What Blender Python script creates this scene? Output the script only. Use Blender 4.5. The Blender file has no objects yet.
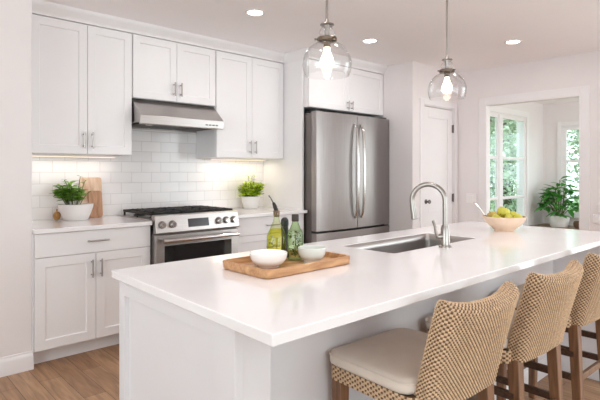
import bpy, bmesh, math, random
from mathutils import Vector, Matrix
random.seed(7)
PI = math.pi
SC = bpy.context.scene
COL = SC.collection

# ---------------------------------------------------------------- camera, world, lights, exposure
cam_data = bpy.data.cameras.new('camera')
cam = bpy.data.objects.new('camera', cam_data)
COL.objects.link(cam)
cam.location = (0, 0, 1.29)
cam.rotation_euler = (PI/2, 0, -math.radians(42.81))
cam_data.sensor_width = 36
cam_data.lens = 491/600*36
cam_data.shift_y = -28/600
cam_data.clip_start = 0.02
SC.camera = cam

W = bpy.data.worlds.new('daylight')
SC.world = W
W.use_nodes = True
wb = W.node_tree.nodes['Background']
wb.inputs['Color'].default_value = (0.86, 0.95, 1.0, 1)
wb.inputs['Strength'].default_value = 1.7

SC.view_settings.view_transform = 'Standard'
SC.view_settings.look = 'None'
SC.view_settings.gamma = 1
SC.view_settings.use_curve_mapping = False
SC.view_settings.exposure = 0.88
SC.cycles.max_bounces = 14
SC.cycles.diffuse_bounces = 8
SC.cycles.glossy_bounces = 5
SC.cycles.transparent_max_bounces = 24
SC.cycles.sample_clamp_indirect = 6
SC.cycles.use_denoising = True
SC.cycles.caustics_reflective = False
SC.cycles.caustics_refractive = False

def area(name, loc, rot, sx, sy, power, col=(1, 1, 1), shape='RECTANGLE'):
    d = bpy.data.lights.new(name, 'AREA')
    d.shape = shape; d.size = sx
    if shape in ('RECTANGLE', 'ELLIPSE'): d.size_y = sy
    d.energy = power; d.color = col
    o = bpy.data.objects.new(name, d); COL.objects.link(o)
    o.location = loc; o.rotation_euler = rot
    return o
# daylight lamps at unseen windows; left and nook side ones added for light
area('daylight_rear_window', (0.9, -3.42, 1.35), (PI/2+0.90, 0, 0), 4.4, 2.1, 42, (0.92, 0.955, 1.0))
area('left_fill_light', (-3.42, 0.4, 1.4), (PI/2+0.85, 0, -PI/2), 3.6, 2.0, 38, (0.93, 0.96, 1.0))
area('daylight_right_window', (5.36, -1.05, 1.25), (PI/2+0.15, 0, PI/2-0.15), 2.2, 2.1, 27, (0.94, 0.96, 1.0))
# unseen lamps without fixtures, added over the island to brighten the counter
for lx in (0.75, 1.75, 2.75):
    area('overhead_beam', (lx, 1.25, 2.47), (0, 0, 0), 0.12, 0.12, 1.45, (1.0, 0.975, 0.965), 'DISK').data.spread = math.radians(125)
area('nook_fill_light', (7.0, 0.42, 1.35), (PI/2, 0, 0), 2.0, 1.7, 15, (0.97, 0.99, 1.0))  # added lamp that brightens the nook

# ---------------------------------------------------------------- materials
def lin(c):
    return tuple(((x/255)/12.92 if x/255 <= 0.04045 else ((x/255+0.055)/1.055)**2.4) for x in c)
def new_mat(name):
    m = bpy.data.materials.new(name); m.use_nodes = True
    nt = m.node_tree
    return m, nt, nt.nodes, nt.links, nt.nodes['Principled BSDF']
def pmat(name, rgb, rough=0.5, metal=0.0, var=0.04, scale=8.0, bump=0.0, bscale=60, stretch=None, coat=0.0, spec=0.5):
    m, nt, N, L, P = new_mat(name)
    c = lin(rgb)
    tc = N.new('ShaderNodeTexCoord'); mp = N.new('ShaderNodeMapping')
    L.new(tc.outputs['Object'], mp.inputs['Vector'])
    if stretch: mp.inputs['Scale'].default_value = stretch
    nz = N.new('ShaderNodeTexNoise'); nz.inputs['Scale'].default_value = scale; nz.inputs['Detail'].default_value = 4
    L.new(mp.outputs['Vector'], nz.inputs['Vector'])
    rp = N.new('ShaderNodeValToRGB')
    rp.color_ramp.elements[0].position = 0.3; rp.color_ramp.elements[1].position = 0.7
    rp.color_ramp.elements[0].color = (*[x*(1-var) for x in c], 1)
    rp.color_ramp.elements[1].color = (*[min(1, x*(1+var)) for x in c], 1)
    L.new(nz.outputs['Fac'], rp.inputs['Fac']); L.new(rp.outputs['Color'], P.inputs['Base Color'])
    P.inputs['Roughness'].default_value = rough; P.inputs['Metallic'].default_value = metal
    P.inputs['Specular IOR Level'].default_value = spec
    P.inputs['Coat Weight'].default_value = coat
    if bump:
        n2 = N.new('ShaderNodeTexNoise'); n2.inputs['Scale'].default_value = bscale
        L.new(mp.outputs['Vector'], n2.inputs['Vector'])
        b = N.new('ShaderNodeBump'); b.inputs['Strength'].default_value = bump; b.inputs['Distance'].default_value = 0.002
        L.new(n2.outputs['Fac'], b.inputs['Height']); L.new(b.outputs['Normal'], P.inputs['Normal'])
    return m
def emat(name, rgb, strength):
    m, nt, N, L, P = new_mat(name)
    c = lin(rgb)
    P.inputs['Base Color'].default_value = (*c, 1)
    P.inputs['Emission Color'].default_value = (*c, 1)
    P.inputs['Emission Strength'].default_value = strength
    return m
def thin_glass(name, tint, ior=1.5, rough=0.0, refl=1.0, edge=0.0):
    m, nt, N, L, P = new_mat(name)
    N.remove(P)
    out = [n for n in N if n.type == 'OUTPUT_MATERIAL'][0]
    tr = N.new('ShaderNodeBsdfTransparent'); tr.inputs['Color'].default_value = (*tint, 1)
    gl = N.new('ShaderNodeBsdfGlossy'); gl.inputs['Roughness'].default_value = rough
    lw = N.new('ShaderNodeLayerWeight'); lw.inputs['Blend'].default_value = 0.5
    pw = N.new('ShaderNodeMath'); pw.operation = 'POWER'; pw.inputs[1].default_value = 4.0
    L.new(lw.outputs['Facing'], pw.inputs[0])
    mu = N.new('ShaderNodeMath'); mu.operation = 'MULTIPLY_ADD'; mu.inputs[1].default_value = 0.7*refl; mu.inputs[2].default_value = 0.04*refl
    L.new(pw.outputs[0], mu.inputs[0])
    if edge:      # a longer path through the wall of the glass at grazing view
        p2 = N.new('ShaderNodeMath'); p2.operation = 'POWER'; p2.inputs[1].default_value = 2.0
        L.new(lw.outputs['Facing'], p2.inputs[0])
        cm = N.new('ShaderNodeMix'); cm.data_type = 'RGBA'
        cm.inputs['A'].default_value = (*tint, 1); cm.inputs['B'].default_value = (*[c**edge for c in tint], 1)
        L.new(p2.outputs[0], cm.inputs['Factor']); L.new(cm.outputs['Result'], tr.inputs['Color'])
    mx = N.new('ShaderNodeMixShader')
    L.new(mu.outputs[0], mx.inputs['Fac']); L.new(tr.outputs[0], mx.inputs[1]); L.new(gl.outputs[0], mx.inputs[2])
    L.new(mx.outputs[0], out.inputs['Surface'])
    return m
def wood(name, rgb, rgb2, scale=(30, 3, 30), rough=0.45, wscale=2.0):
    m, nt, N, L, P = new_mat(name)
    tc = N.new('ShaderNodeTexCoord'); mp = N.new('ShaderNodeMapping')
    mp.inputs['Scale'].default_value = scale
    L.new(tc.outputs['Object'], mp.inputs['Vector'])
    nz = N.new('ShaderNodeTexNoise'); nz.inputs['Scale'].default_value = wscale; nz.inputs['Detail'].default_value = 6
    nz.inputs['Distortion'].default_value = 0.6
    L.new(mp.outputs['Vector'], nz.inputs['Vector'])
    rp = N.new('ShaderNodeValToRGB')
    rp.color_ramp.elements[0].position = 0.32; rp.color_ramp.elements[1].position = 0.68
    rp.color_ramp.elements[0].color = (*lin(rgb2), 1); rp.color_ramp.elements[1].color = (*lin(rgb), 1)
    L.new(nz.outputs['Fac'], rp.inputs['Fac']); L.new(rp.outputs['Color'], P.inputs['Base Color'])
    P.inputs['Roughness'].default_value = rough
    b = N.new('ShaderNodeBump'); b.inputs['Strength'].default_value = 0.12; b.inputs['Distance'].default_value = 0.001
    L.new(nz.outputs['Fac'], b.inputs['Height']); L.new(b.outputs['Normal'], P.inputs['Normal'])
    return m
def tile_mat():
    m, nt, N, L, P = new_mat('subway_tile')
    tc = N.new('ShaderNodeTexCoord'); sp = N.new('ShaderNodeSeparateXYZ'); cb = N.new('ShaderNodeCombineXYZ')
    L.new(tc.outputs['Object'], sp.inputs[0]); L.new(sp.outputs['X'], cb.inputs['X']); L.new(sp.outputs['Z'], cb.inputs['Y'])
    br = N.new('ShaderNodeTexBrick')
    br.inputs['Scale'].default_value = 1.0
    br.inputs['Brick Width'].default_value = 0.185; br.inputs['Row Height'].default_value = 0.092
    br.inputs['Mortar Size'].default_value = 0.0022; br.inputs['Mortar Smooth'].default_value = 0.15
    br.inputs['Color1'].default_value = (*lin((240, 237, 236)), 1)
    br.inputs['Color2'].default_value = (*lin((234, 231, 231)), 1)
    br.inputs['Mortar'].default_value = (*lin((216, 212, 211)), 1)
    L.new(cb.outputs[0], br.inputs['Vector'])
    L.new(br.outputs['Color'], P.inputs['Base Color'])
    nz = N.new('ShaderNodeTexNoise'); nz.inputs['Scale'].default_value = 9
    L.new(tc.outputs['Object'], nz.inputs['Vector'])
    ad = N.new('ShaderNodeMath'); ad.operation = 'MULTIPLY_ADD'; ad.inputs[1].default_value = -1.0
    ml = N.new('ShaderNodeMath'); ml.operation = 'MULTIPLY'; ml.inputs[1].default_value = 0.35
    L.new(nz.outputs['Fac'], ml.inputs[0]); L.new(br.outputs['Fac'], ad.inputs[0]); L.new(ml.outputs[0], ad.inputs[2])
    b = N.new('ShaderNodeBump'); b.inputs['Strength'].default_value = 0.5; b.inputs['Distance'].default_value = 0.003
    L.new(ad.outputs[0], b.inputs['Height']); L.new(b.outputs['Normal'], P.inputs['Normal'])
    P.inputs['Roughness'].default_value = 0.16
    return m
def floor_mat():
    m, nt, N, L, P = new_mat('oak_floor_boards')
    tc = N.new('ShaderNodeTexCoord'); sp = N.new('ShaderNodeSeparateXYZ'); cb = N.new('ShaderNodeCombineXYZ')
    L.new(tc.outputs['Object'], sp.inputs[0]); L.new(sp.outputs['Y'], cb.inputs['X']); L.new(sp.outputs['X'], cb.inputs['Y'])
    br = N.new('ShaderNodeTexBrick'); br.offset = 0.37
    br.inputs['Scale'].default_value = 1.0
    br.inputs['Brick Width'].default_value = 1.1; br.inputs['Row Height'].default_value = 0.125
    br.inputs['Mortar Size'].default_value = 0.0015; br.inputs['Bias'].default_value = 0.0
    br.inputs['Color1'].default_value = (*lin((186, 150, 116)), 1)
    br.inputs['Color2'].default_value = (*lin((150, 113, 82)), 1)
    br.inputs['Mortar'].default_value = (*lin((88, 62, 44)), 1)
    L.new(cb.outputs[0], br.inputs['Vector'])
    mp = N.new('ShaderNodeMapping'); mp.inputs['Scale'].default_value = (26, 2.2, 1)
    L.new(tc.outputs['Object'], mp.inputs['Vector'])
    nz = N.new('ShaderNodeTexNoise'); nz.inputs['Scale'].default_value = 1.4; nz.inputs['Detail'].default_value = 6
    nz.inputs['Distortion'].default_value = 0.8
    L.new(mp.outputs['Vector'], nz.inputs['Vector'])
    rp = N.new('ShaderNodeValToRGB')
    rp.color_ramp.elements[0].position = 0.3; rp.color_ramp.elements[0].color = (0.62, 0.58, 0.55, 1)
    rp.color_ramp.elements[1].position = 0.7; rp.color_ramp.elements[1].color = (1.15, 1.15, 1.15, 1)
    L.new(nz.outputs['Fac'], rp.inputs['Fac'])
    mx = N.new('ShaderNodeMix'); mx.data_type = 'RGBA'; mx.blend_type = 'MULTIPLY'; mx.inputs['Factor'].default_value = 1
    L.new(br.outputs['Color'], mx.inputs['A']); L.new(rp.outputs['Color'], mx.inputs['B'])
    L.new(mx.outputs['Result'], P.inputs['Base Color'])
    P.inputs['Roughness'].default_value = 0.42
    b = N.new('ShaderNodeBump'); b.inputs['Strength'].default_value = 0.3; b.inputs['Distance'].default_value = 0.002; b.invert = True
    L.new(br.outputs['Fac'], b.inputs['Height']); L.new(b.outputs['Normal'], P.inputs['Normal'])
    return m

def leafmat(name, rgb, var, scale, tr=0.4):
    m = pmat(name, rgb, 0.5, var=var, scale=scale)
    N = m.node_tree.nodes; L = m.node_tree.links; P = N['Principled BSDF']
    src = P.inputs['Base Color'].links[0].from_socket
    t = N.new('ShaderNodeBsdfTranslucent'); L.new(src, t.inputs['Color'])
    mx = N.new('ShaderNodeMixShader'); mx.inputs['Fac'].default_value = tr
    out = [n for n in N if n.type == 'OUTPUT_MATERIAL'][0]
    L.new(P.outputs[0], mx.inputs[1]); L.new(t.outputs[0], mx.inputs[2]); L.new(mx.outputs[0], out.inputs['Surface'])
    return m
M = {}
M['wall'] = pmat('wall_paint', (231, 225, 225), 0.75, var=0.012, scale=3, bump=0.05, bscale=200)
M['wall_warm'] = M['wall']
M['ceiling'] = pmat('ceiling_paint', (249, 246, 248), 0.85, var=0.01, scale=2, bump=0.05, bscale=200)
M['trim'] = pmat('trim_paint', (234, 230, 231), 0.45, var=0.01)
M['cab'] = pmat('cabinet_paint', (236, 234, 235), 0.38, var=0.01, scale=4)
M['island'] = pmat('island_paint', (222, 220, 223), 0.4, var=0.012, scale=4)
M['quartz'] = pmat('quartz_top', (238, 235, 236), 0.13, var=0.02, scale=5, coat=0.15)
M['tile'] = tile_mat()
M['floor'] = floor_mat()
M['steel'] = pmat('brushed_steel', (158, 152, 150), 0.30, 1.0, var=0.06, scale=3, bump=0.08, bscale=5, stretch=(60, 60, 1.2))
M['steel_h'] = pmat('brushed_steel_across', (186, 181, 178), 0.30, 1.0, var=0.06, scale=3, bump=0.06, bscale=5, stretch=(1.2, 60, 60))
M['steel_dark'] = pmat('grey_fridge_side', (120, 113, 110), 0.45, 0.6, var=0.04)
M['sinksteel'] = pmat('sink_steel', (172, 166, 163), 0.38, 1.0, var=0.05, stretch=(1, 40, 40))
M['chrome'] = pmat('polished_nickel', (206, 203, 200), 0.14, 1.0, var=0.02)
M['nickel'] = pmat('brushed_nickel', (160, 153, 148), 0.28, 1.0, var=0.04, scale=20)
M['pull'] = pmat('nickel_pull', (178, 170, 165), 0.3, 1.0, var=0.04, scale=30)
M['black'] = pmat('black_plastic', (22, 21, 21), 0.45, var=0.1)
M['iron'] = pmat('cast_iron', (30, 28, 28), 0.55, 0.1, var=0.15, scale=40, bump=0.2, bscale=200)
M['ovenglass'] = pmat('black_oven_glass', (16, 15, 16), 0.06, var=0.1, spec=0.6)
M['display'] = pmat('dark_display', (58, 60, 64), 0.12, var=0.15)
M['hood_under'] = pmat('hood_filter', (92, 88, 86), 0.4, 0.9, var=0.15, scale=90)
M['white_ceramic'] = pmat('white_glazed_ceramic', (246, 245, 243), 0.16, var=0.01)
M['grey_ceramic'] = pmat('pale_grey_glaze', (214, 217, 212), 0.2, var=0.02)
M['matte_pot'] = pmat('matt_white_pot', (234, 231, 229), 0.5, var=0.015)
M['soil'] = pmat('potting_soil', (92, 62, 42), 0.95, var=0.35, scale=60, bump=0.8, bscale=120)
M['peach_bowl'] = pmat('peach_stoneware', (232, 206, 182), 0.4, var=0.04, scale=14)
M['bowl_in'] = pmat('brown_bowl_inside', (150, 112, 84), 0.5, var=0.08, scale=14)
M['tray'] = wood('tray_wood', (205, 160, 116), (166, 118, 78), (4, 30, 30), 0.4, 1.6)
M['board_pale'] = wood('pale_board', (236, 214, 192), (186, 140, 104), (11, 11, 0.7), 0.45, 1.6)
M['board_brown'] = wood('brown_board', (196, 152, 118), (150, 106, 76), (30, 30, 3), 0.45, 1.4)
M['stool_wood'] = wood('stool_leg_wood', (142, 102, 72), (104, 70, 46), (40, 40, 4), 0.42, 1.6)
M['stool_dark'] = wood('stool_rail_wood', (92, 64, 46), (62, 42, 30), (4, 40, 40), 0.42, 1.6)
M['weft'] = pmat('rattan_weft', (202, 172, 140), 0.65, var=0.2, scale=60, stretch=(1, 1, 2))
M['warp'] = pmat('rattan_warp_gap_shade', (106, 78, 54), 0.65, var=0.18, scale=60)  # dark tone puts the shade of the weave gaps into the warp strands
M['cushion'] = pmat('linen_cushion', (216, 203, 191), 0.92, var=0.03, scale=14, bump=0.25, bscale=420)
M['piping'] = pmat('linen_piping', (214, 200, 187), 0.92, var=0.04, scale=40)
M['leaf_herb'] = leafmat('leaf_herb_blade', (128, 172, 70), 0.35, 22)
M['leaf_lime'] = leafmat('leaf_lime_blade', (198, 220, 66), 0.28, 25)
M['leaf_dark'] = leafmat('leaf_dark_blade', (80, 152, 62), 0.35, 10)
M['stem'] = pmat('green_stem', (92, 104, 54), 0.6, var=0.1)
M['leaf_tree'] = pmat('tree_leaf', (176, 190, 166), 0.6, var=0.3, scale=1.5)
M['leaf_pale'] = pmat('pale_tree_leaf', (202, 212, 190), 0.6, var=0.3, scale=1.5)
M['bark'] = pmat('tree_bark', (96, 84, 74), 0.9, var=0.2, scale=10, bump=0.5, bscale=30)
M['lawn'] = pmat('lawn_grass', (120, 146, 96), 0.95, var=0.25, scale=3)
M['apple'] = pmat('green_apple_skin', (202, 196, 78), 0.32, var=0.18, scale=14)
M['apple_blush'] = pmat('blushed_apple_skin', (196, 170, 72), 0.32, var=0.22, scale=12)
M['apple_stem'] = pmat('apple_stem', (92, 66, 38), 0.8, var=0.1)
M['gold'] = pmat('woven_golden_brown', (168, 124, 70), 0.6, 0.1, var=0.35, scale=80, bump=0.6, bscale=160)
M['bench'] = wood('bench_wood', (168, 138, 116), (130, 102, 82), (4, 30, 30), 0.5, 1.3)
M['basket'] = pmat('dark_wicker', (104, 76, 56), 0.75, var=0.35, scale=70, bump=0.8, bscale=150)
M['clear'] = thin_glass('clear_glass', (0.985, 0.985, 0.985), 1.45, edge=4)
M['pane'] = thin_glass('window_glass', (0.93, 0.98, 0.97), 1.45, refl=0.6)
M['green_glass'] = thin_glass('green_bottle_glass', (0.75, 0.87, 0.65), 1.5, edge=7)
M['lime_glass'] = thin_glass('yellow_green_bottle_glass', (0.92, 0.95, 0.78), 1.5, edge=7)
M['oil'] = thin_glass('golden_oil', (0.94, 0.91, 0.30), 1.2, refl=0.3)
M['herbsprig'] = pmat('dried_herb_sprig', (84, 92, 50), 0.8, var=0.4, scale=40)
M['cork'] = pmat('bottle_cork', (120, 98, 78), 0.8, var=0.2, scale=60)
M['cap'] = pmat('dark_brown_cap', (50, 38, 30), 0.5, var=0.1)
M['bulb'] = emat('warm_bulb', (255, 232, 204), 5)
M['lens'] = emat('downlight_lens', (255, 246, 238), 9)
M['led'] = emat('warm_led_strip', (255, 228, 200), 0.7)
M['brass'] = pmat('aged_nickel_collar', (128, 116, 104), 0.25, 1.0, var=0.1, scale=30)
M['plate'] = pmat('white_wall_plate', (238, 234, 233), 0.4, var=0.01)
M['spoon'] = pmat('silver_spoon', (210, 204, 198), 0.2, 1.0, var=0.03)

# ---------------------------------------------------------------- mesh helpers
ORIG = {}
class MB:
    def __init__(s): s.v = []; s.f = []; s.m = []
    def raw(s, vs, fs, mi=0):
        b = len(s.v); s.v += [tuple(p) for p in vs]
        for f in fs: s.f.append(tuple(b+i for i in f)); s.m.append(mi)
    def box(s, x0, y0, z0, x1, y1, z1, mi=0):
        x0, x1 = sorted((x0, x1)); y0, y1 = sorted((y0, y1)); z0, z1 = sorted((z0, z1))
        s.raw([(x0,y0,z0),(x1,y0,z0),(x1,y1,z0),(x0,y1,z0),(x0,y0,z1),(x1,y0,z1),(x1,y1,z1),(x0,y1,z1)],
              [(0,3,2,1),(4,5,6,7),(0,1,5,4),(1,2,6,5),(2,3,7,6),(3,0,4,7)], mi)
    def tube(s, pts, r, n=10, mi=0, caps=True):
        pts = [Vector(p) for p in pts]; k = len(pts)
        rs = r if isinstance(r, (list, tuple)) else [r]*k
        t0 = (pts[1]-pts[0]).normalized()
        up = Vector((0,0,1)) if abs(t0.z) < 0.9 else Vector((1,0,0))
        nrm = (up - t0*up.dot(t0)).normalized()
        vs = []
        for i, p in enumerate(pts):
            t = ((pts[min(i+1,k-1)]-pts[max(i-1,0)])).normalized()
            nrm = (nrm - t*nrm.dot(t)).normalized(); bi = t.cross(nrm)
            for j in range(n):
                a = 2*PI*j/n
                vs.append(p + (nrm*math.cos(a)+bi*math.sin(a))*rs[i])
        fs = [(i*n+j, i*n+(j+1)%n, (i+1)*n+(j+1)%n, (i+1)*n+j) for i in range(k-1) for j in range(n)]
        if caps: fs += [tuple(range(n-1,-1,-1)), tuple((k-1)*n+j for j in range(n))]
        s.raw(vs, fs, mi)
    def lathe(s, prof, n=32, c=(0,0,0), mi=0, axis='z', sx=1, sy=1):
        vs = []; fs = []; k = len(prof); idx = []
        for (r, z) in prof:
            if r < 1e-6:
                idx.append([len(vs)]); vs.append((0,0,z))
            else:
                idx.append(list(range(len(vs), len(vs)+n)))
                for j in range(n): vs.append((r*sx*math.cos(2*PI*j/n), r*sy*math.sin(2*PI*j/n), z))
        for i in range(k-1):
            a, b = idx[i], idx[i+1]
            for j in range(n):
                j2 = (j+1) % n
                if len(a) == 1 and len(b) == 1: continue
                if len(a) == 1: fs.append((a[0], b[j], b[j2]))
                elif len(b) == 1: fs.append((a[j], b[0], a[j2]))
                else: fs.append((a[j], a[j2], b[j2], b[j]))
        if axis == 'y': vs = [(x, -z, y) for x, y, z in vs]      # profile height points to -Y
        if axis == 'x': vs = [(-z, x, y) for x, y, z in vs]      # profile height points to -X
        s.raw([(x+c[0], y+c[1], z+c[2]) for x, y, z in vs], fs, mi)
    def prism(s, poly, z0, z1, mi=0):
        n = len(poly)
        s.raw([(x,y,z0) for x,y in poly]+[(x,y,z1) for x,y in poly],
              [tuple(range(n-1,-1,-1)), tuple(range(n,2*n))]+[(i,(i+1)%n,n+(i+1)%n,n+i) for i in range(n)], mi)
    def extrude_x(s, prof, x0, x1, mi=0):                        # prof in (y, z)
        n = len(prof)
        s.raw([(x0,y,z) for y,z in prof]+[(x1,y,z) for y,z in prof],
              [tuple(range(n-1,-1,-1)), tuple(range(n,2*n))]+[(i,(i+1)%n,n+(i+1)%n,n+i) for i in range(n)], mi)
    def extrude_y(s, prof, y0, y1, mi=0):                        # prof in (x, z)
        n = len(prof)
        s.raw([(x,y0,z) for x,z in prof]+[(x,y1,z) for x,z in prof],
              [tuple(range(n-1,-1,-1)), tuple(range(n,2*n))]+[(i,(i+1)%n,n+(i+1)%n,n+i) for i in range(n)], mi)
    def build(s, name, mats, parent=None, smooth=True, bevel=0.0, seg=2, ang=32, recalc=True):
        mats = mats if isinstance(mats, (list, tuple)) else [mats]
        o3 = ORIG.get(parent.name, Vector((0,0,0))) if parent else Vector((0,0,0))
        me = bpy.data.meshes.new(name)
        me.from_pydata([(x-o3[0], y-o3[1], z-o3[2]) for x, y, z in s.v], [], s.f)
        for m in mats: me.materials.append(m)
        me.polygons.foreach_set('material_index', s.m)
        if recalc:
            bm = bmesh.new(); bm.from_mesh(me)
            bmesh.ops.recalc_face_normals(bm, faces=bm.faces); bm.to_mesh(me); bm.free()
        if smooth:
            me.polygons.foreach_set('use_smooth', [True]*len(me.polygons))
            me.set_sharp_from_angle(angle=math.radians(ang))
        me.update()
        o = bpy.data.objects.new(name, me); COL.objects.link(o)
        if parent:
            o.parent = parent
        ORIG[o.name] = o3
        if bevel:
            b = o.modifiers.new('edge', 'BEVEL'); b.width = bevel; b.segments = seg; b.limit_method = 'ANGLE'; b.angle_limit = math.radians(40)
            b.harden_normals = False
        return o
def tag(o, label, cat, group=None):
    o['label'] = label; o['category'] = cat
    if group: o['group'] = group
    return o
def thing(name, label, cat, loc=(0,0,0), group=None):
    o = bpy.data.objects.new(name, None); COL.objects.link(o)
    o.location = loc; o.empty_display_size = 0.1
    ORIG[o.name] = Vector(loc)
    return tag(o, label, cat, group)
def struct(o):
    o['kind'] = 'structure'; return o
def sroot(name, loc):
    o = bpy.data.objects.new(name, None); COL.objects.link(o); o.location = loc
    ORIG[o.name] = Vector(loc); o['kind'] = 'structure'
    return o
def plabel(o, l): o['label'] = l; return o
def dup(root, loc, rz=None, label=None, group=None, scale=None):
    r = root.copy(); COL.objects.link(r); r.location = loc
    if rz is not None: r.rotation_euler = (0, 0, rz)
    if scale: r.scale = (scale,)*3
    if label: r['label'] = label
    if group: r['group'] = group
    for ch in list(root.children):
        c = ch.copy(); COL.objects.link(c); c.parent = r
        for g in list(ch.children):
            d = g.copy(); COL.objects.link(d); d.parent = c
    return r
def boxobj(name, b, mat, parent=None, bevel=0.0):
    m = MB(); m.box(*b); return m.build(name, mat, parent, bevel=bevel)

# front panel (door / drawer) with a recessed middle; lies in x/z, front faces -Y
def panel_mb(x0, x1, z0, z1, yf, t=0.02, st=0.058, rec=0.009, ch=0.004, mb=None, mapf=None):
    mb = mb or MB(); mapf = mapf or (lambda u, v, d: (u, yf+d, v))
    def loop(a, d): return [mapf(u, v, d) for u, v in ((x0+a,z0+a),(x1-a,z0+a),(x1-a,z1-a),(x0+a,z1-a))]
    e = 0.0015
    vs = loop(0, t)+loop(0, e)+loop(e, 0)+loop(st, 0)+loop(st+ch, rec)
    fs = [(3,2,1,0)]
    for k in range(4):
        for i in range(4):
            j = (i+1) % 4; fs.append((k*4+i, k*4+j, k*4+4+j, k*4+4+i))
    fs.append((16,17,18,19))
    mb.raw(vs, fs); return mb
def slab_mb(x0, x1, z0, z1, yf, t=0.02):
    m = MB(); m.box(x0, yf, z0, x1, yf+t, z1); return m
def pull(parent, x, z, yf, length, vertical=True, off=0.032):
    m = MB(); h = length/2; r = 0.0058; y = yf-off
    if vertical:
        m.tube([(x,y,z-h),(x,y,z+h)], r, 10)
        for s in (-1, 1): m.tube([(x,yf+0.001,z+s*(h-0.018)),(x,y,z+s*(h-0.018))], 0.005, 8)
    else:
        m.tube([(x-h,y,z),(x+h,y,z)], r, 10)
        for s in (-1, 1): m.tube([(x+s*(h-0.018),yf+0.001,z),(x+s*(h-0.018),y,z)], 0.005, 8)
    return m.build('handle', M['pull'], parent)

# ---------------------------------------------------------------- room shell
CZ = 2.502
WB = 4.188            # back wall plane
XS, YS = 4.547, 3.10   # closet block left face and front face
XR = 5.50             # right wall
m = MB(); m.box(-3.6, -3.6, -0.1, 8.6, 4.35, 0.0); struct(m.build('floor', M['floor'], smooth=False))
m = MB(); m.box(-3.6, -3.6, CZ, XR+0.07, 4.35, CZ+0.12); struct(m.build('ceiling', M['ceiling'], smooth=False))
m = MB(); m.box(XR+0.07, 0.2, 2.40, 8.6, 3.4, 2.61); struct(m.build('ceiling_nook', M['ceiling'], smooth=False))
m = MB(); m.box(0.899, WB, 0, XS, WB+0.15, CZ); struct(m.build('wall_back', M['wall'], smooth=False))
m = MB(); m.box(-3.6, 3.555, 0, 0.899, 4.33, CZ); struct(m.build('wall_front_left', M['wall'], bevel=0.004))
# left wall with an unseen window opening added for light
m = MB(); m.box(-3.6,-3.6,0,-3.48,3.555,0.35); m.box(-3.6,-3.6,2.42,-3.48,3.555,CZ); m.box(-3.6,-3.6,0.35,-3.48,-1.45,2.42); m.box(-3.6,2.25,0.35,-3.48,3.555,2.42)
struct(m.build('wall_left', M['wall'], smooth=False))
m = MB(); m.box(-3.48,-3.6,0,XR,-3.48,0.25); m.box(-3.48,-3.6,2.42,XR,-3.48,CZ); m.box(-3.48,-3.6,0.25,-1.35,-3.48,2.42); m.box(3.15,-3.6,0.25,XR,-3.48,2.42)
struct(m.build('wall_rear', M['wall'], smooth=False))
# closet block (door wall and its left return)
DX0, DX1, DZ = 4.755, 5.405, 2.05
m = MB()
m.box(XS, YS, 0, DX0, YS+0.1, CZ); m.box(DX1, YS, 0, XR, YS+0.1, CZ); m.box(DX0, YS, DZ, DX1, YS+0.1, CZ)
m.box(XS, YS+0.1, 0, XS+0.1, WB+0.15, CZ); m.box(XS+0.1, WB, 0, XR, WB+0.15, CZ)
struct(m.build('wall_closet', M['wall'], smooth=False))
# right wall with the cased opening
OY0, OY1, OZ = 1.728, 2.738, 2.075
m = MB()
m.box(XR, -3.6, 0, XR+0.07, -2.2, CZ); m.box(XR, 0.1, 0, XR+0.07, OY0, CZ); m.box(XR, -2.2, 0, XR+0.07, 0.1, 0.1); m.box(XR, -2.2, 2.35, XR+0.07, 0.1, CZ); m.box(XR, OY1, 0, XR+0.07, WB+0.15, CZ); m.box(XR, OY0, OZ, XR+0.07, OY1, CZ)
struct(m.build('wall_right', M['wall'], smooth=False))
def casing_right():
    m = MB(); c = 0.085; t = 0.013; x0 = XR-t; x1 = XR+0.07+t
    for xa, xb in ((x0, XR), (XR+0.07, x1)):
        m.box(xa, OY1, 0, xb, OY1+c, OZ+c); m.box(xa, OY0-c, 0, xb, OY0, OZ+c); m.box(xa, OY0, OZ, xb, OY1, OZ+c)
    m.box(x0, OY1-0.012, 0, x1, OY1, OZ); m.box(x0, OY0, 0, x1, OY0+0.012, OZ); m.box(x0, OY0+0.012, OZ-0.012, x1, OY1-0.012, OZ)
    return m
struct(casing_right().build('trim_1', M['trim'], bevel=0.003))
# nook walls
NY, NX = 3.2, 8.4
W1 = (6.30, 7.74, 0.30, 2.13)     # window_1 opening in the nook's back wall (x0,x1,z0,z1)
W2 = (1.75, 2.905, 0.60, 2.02)     # window_2 opening in the nook's far wall (y0,y1,z0,z1)
m = MB()
m.box(XR+0.07, NY, 0, W1[0], NY+0.14, 2.4); m.box(W1[1], NY, 0, NX+0.14, NY+0.14, 2.4)
m.box(W1[0], NY, 0, W1[1], NY+0.14, W1[2]); m.box(W1[0], NY, W1[3], W1[1], NY+0.14, 2.4)
struct(m.build('wall_nook_back', M['wall'], smooth=False))
m = MB()
m.box(NX, 0.2, 0, NX+0.14, W2[0], 2.4); m.box(NX, W2[1], 0, NX+0.14, NY, 2.4)
m.box(NX, W2[0], 0, NX+0.14, W2[1], W2[2]); m.box(NX, W2[0], W2[3], NX+0.14, W2[1], 2.4)
struct(m.build('wall_nook_far', M['wall'], smooth=False))
m = MB()
m.box(XR+0.07, 0.2, 0, 5.9, 0.32, 2.4); m.box(8.1, 0.2, 0, NX, 0.32, 2.4); m.box(5.9, 0.2, 0, 8.1, 0.32, 0.45); m.box(5.9, 0.2, 2.25, 8.1, 0.32, 2.4)
struct(m.build('wall_nook_side', M['wall'], smooth=False))
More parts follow.
